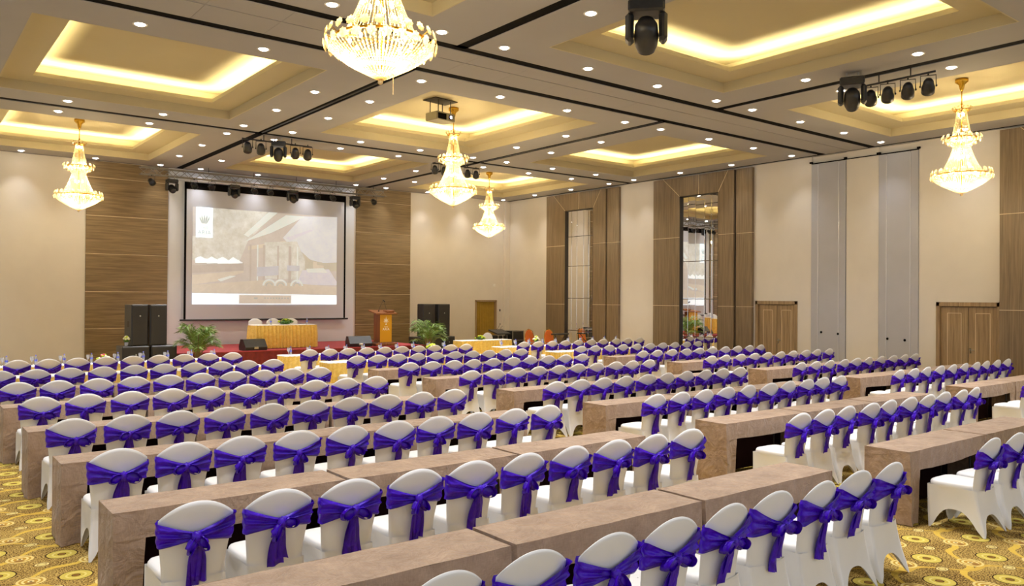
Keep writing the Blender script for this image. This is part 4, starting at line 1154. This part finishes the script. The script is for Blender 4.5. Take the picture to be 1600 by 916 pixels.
for k in range(6): MB().tube([(X0+.6+k*1.55, 0, zc_+.1), (X0+.6+k*1.55, 0, ZC)], .01, 5).build('hanger', M['blackplastic'], tr)
def mover_proto():
    r = empty('moving_head_light')
    MB().bbox(-.17, .17, -.14, .14, -.12, 0, .02).build('base_box', M['blackplastic'], r)
    MB().tube([(-.08, 0, 0), (-.08, 0, .09)], .014, 6).tube([(.08, 0, 0), (.08, 0, .09)], .014, 6).build('clamp', M['metal'], r)
    for s in (-1, 1): MB().bbox(s*.155-.04, s*.155+.04, -.095, .095, -.38, -.11, .03).build('yoke_arm', M['blackplastic'], r)
    hd = MB().lathe([(.001, -.17), (.07, -.17), (.105, -.11), (.115, 0), (.11, .09), (.09, .14), (.085, .16)], 20, rot(PI*.70, 0, 0, (0, -.01, -.31))).build('head', M['blackplastic'], r, True)
    MB().lathe([(.001, .145), (.04, .16), (.08, .145)], 20, rot(PI*.70, 0, 0, (0, -.01, -.31))).build('lens', M['lens'], hd, True)
    return r
def par_proto():
    r = empty('par_can_light')
    MB().tube([(-.11, 0, -.16), (-.11, 0, 0), (.11, 0, 0), (.11, 0, -.16)], .008, 5).build('yoke', M['blackplastic'], r)
    MB().tube([(0, 0, 0), (0, 0, .06)], .015, 6).build('clamp', M['blackplastic'], r)
    hd = MB().lathe([(.001, -.13), (.05, -.13), (.075, -.09), (.085, -.02), (.10, .02), (.10, .12), (.092, .12), (.09, .04)], 16, rot(PI*.70, 0, 0, (0, 0, -.17))).build('can', M['blackplastic'], r, True)
    MB().lathe([(.001, .05), (.09, .05)], 16, rot(PI*.70, 0, 0, (0, 0, -.17))).build('lens', M['lens'], hd)
    MB().ell((-.115, 0, -.17), (.015, .02, .02), 8, 6).ell((.115, 0, -.17), (.015, .02, .02), 8, 6).build('side_knob', M['blackplastic'], r, True)
    return r
mv0 = mover_proto(); pr0 = par_proto(); used = {'m': 0, 'p': 0}
def fixture(kind, loc, rz, lb, sc=1, grp='stage lights hanging from the truss'):
    p = mv0 if kind == 'm' else pr0
    o = p if not used[kind] else copy_tree(p); used[kind] = 1
    o.location = loc; o.rotation_euler = (0, 0, rz); o.scale = (sc,)*3
    tag(o, lb, 'stage light', grp)
TL = [('p', 6.73, 'black par can light at the speaker end of the truss'), ('m', 7.36, 'black moving head light at the screen edge nearest the palm'), ('p', 8.06, 'slim par can above the screen, first after the speaker-side moving head'),
      ('p', 8.64, 'slim par can above the projected logo card'), ('m', 9.39, 'moving head light, second along the truss from the speaker side'), ('p', 10.09, 'par can just past the second moving head on the truss'), ('p', 10.66, 'par can over the middle of the screen'),
      ('m', 11.49, 'moving head light, third along the truss from the speaker side'), ('p', 12.44, 'par can just past the third moving head on the truss'), ('p', 13.04, 'par can above the far corner of the picture'), ('m', 13.96, 'moving head light at the screen edge nearest the lectern'), ('p', 14.75, 'black par can light at the lectern end of the truss')]
for kd, x, lb in TL:
    if kd == 'm': fixture('m', (x, TYY, 6.10), .05*math.sin(x*7), lb)
    else: fixture('p', (x, TYY, 6.14), .25*math.sin(x*5), lb)
def bar(x0, y0, x1, y1, z, lb):
    r = empty('lighting_bar', ((x0+x1)/2, (y0+y1)/2, z), 0, lb, 'light bar', 'short lighting bars on the ceiling')
    a = Vector((x0-(x0+x1)/2, y0-(y0+y1)/2, 0)); MB().tube([tuple(a), tuple(-a)], .02, 8).build('pipe', M['blackplastic'], r, True)
    for s in (-.4, .4): MB().tube([tuple(a*s), tuple(a*s+Vector((0, 0, 6.6-z)))], .012, 6).build('hanger', M['blackplastic'], r)
# group over the channel crossing in front of the stage
g2 = 'stage lights on the ceiling bars'
bar(7.35, 20.95, 9.3, 20.95, 6.44, 'short black bar with four par cans under the channel crossing before the stage')
for k, x in enumerate((7.50, 7.86, 8.82, 9.18)): fixture('p', (x, 20.95, 6.42), -.36+PI, 'par can, %s from speaker side, on the bar before the stage' % ORD[k], 1.15, g2)
fixture('m', (8.34, 20.95, 6.47), -.36+PI, 'moving head light between four par cans on the bar before the stage', 1.12, g2)
bar(13.2, 20.85, 14.95, 20.85, 6.42, 'short black bar partly hidden behind the centre chandelier')
for k, x in enumerate((13.28, 13.62, 14.5, 14.83)): fixture('p', (x, 20.85, 6.40), -.6+PI, 'par can, %s from stage side, behind the centre chandelier' % ORD[k], 1.0, g2)
bar(14.88, 8.15, 14.88, 6.65, 6.42, 'short black bar with four par cans near the double doors')
for k, y in enumerate((7.88, 7.55, 7.17, 6.80)): fixture('p', (14.92, y, 6.38), -1.1+PI, 'par can, %s from the moving head, on the bar near the double doors' % ORD[k], 1.15, g2)
fixture('m', (14.42, 7.98, 6.49), -1.07+PI, 'moving head light at the end of the bar near the double doors', 1.3, g2)
fixture('m', (8.42, 7.72, 6.455), -.83+PI, 'large black moving head light on the ceiling, cut off at the top edge', 1.5, g2)
# projector in the centre bay
r = empty('ceiling_projector', (10.72, 16.6, 7.125), .15, 'ceiling projector hanging beside the centre chandelier', 'projector')
MB().bbox(-.36, .36, -.24, .24, -.02, 0, .003).build('ceiling_plate', M['jamb'], r)
for sx in (-.2, .2):
    for sy in (-.15, .15): MB().tube([(sx, sy, -.02), (sx, sy, -.34)], .012, 6).build('drop_rod', M['blackplastic'], r)
MB().bbox(-.3, .3, -.22, .22, -.52, -.32, .02).build('housing', simple('projector housing', srgb(120, 112, 92), .4), r)
MB().bbox(-.27, .0, -.232, -.21, -.50, -.36, .004).build('vent_grille', M['black'], r)
hd = MB().lathe([(.001, 0), (.06, 0), (.06, .03), (.05, .04)], 16, rot(PI/2, 0, 0, (.14, -.21, -.42))).build('lens_ring', M['black'], r, True)
MB().lathe([(.001, .035), (.04, .03)], 12, rot(PI/2, 0, 0, (.14, -.21, -.42))).build('lens', simple('lit projector lens', (.6, .6, 1, 1), .2, emit=(.7, .7, 1, 1), estr=3), hd)
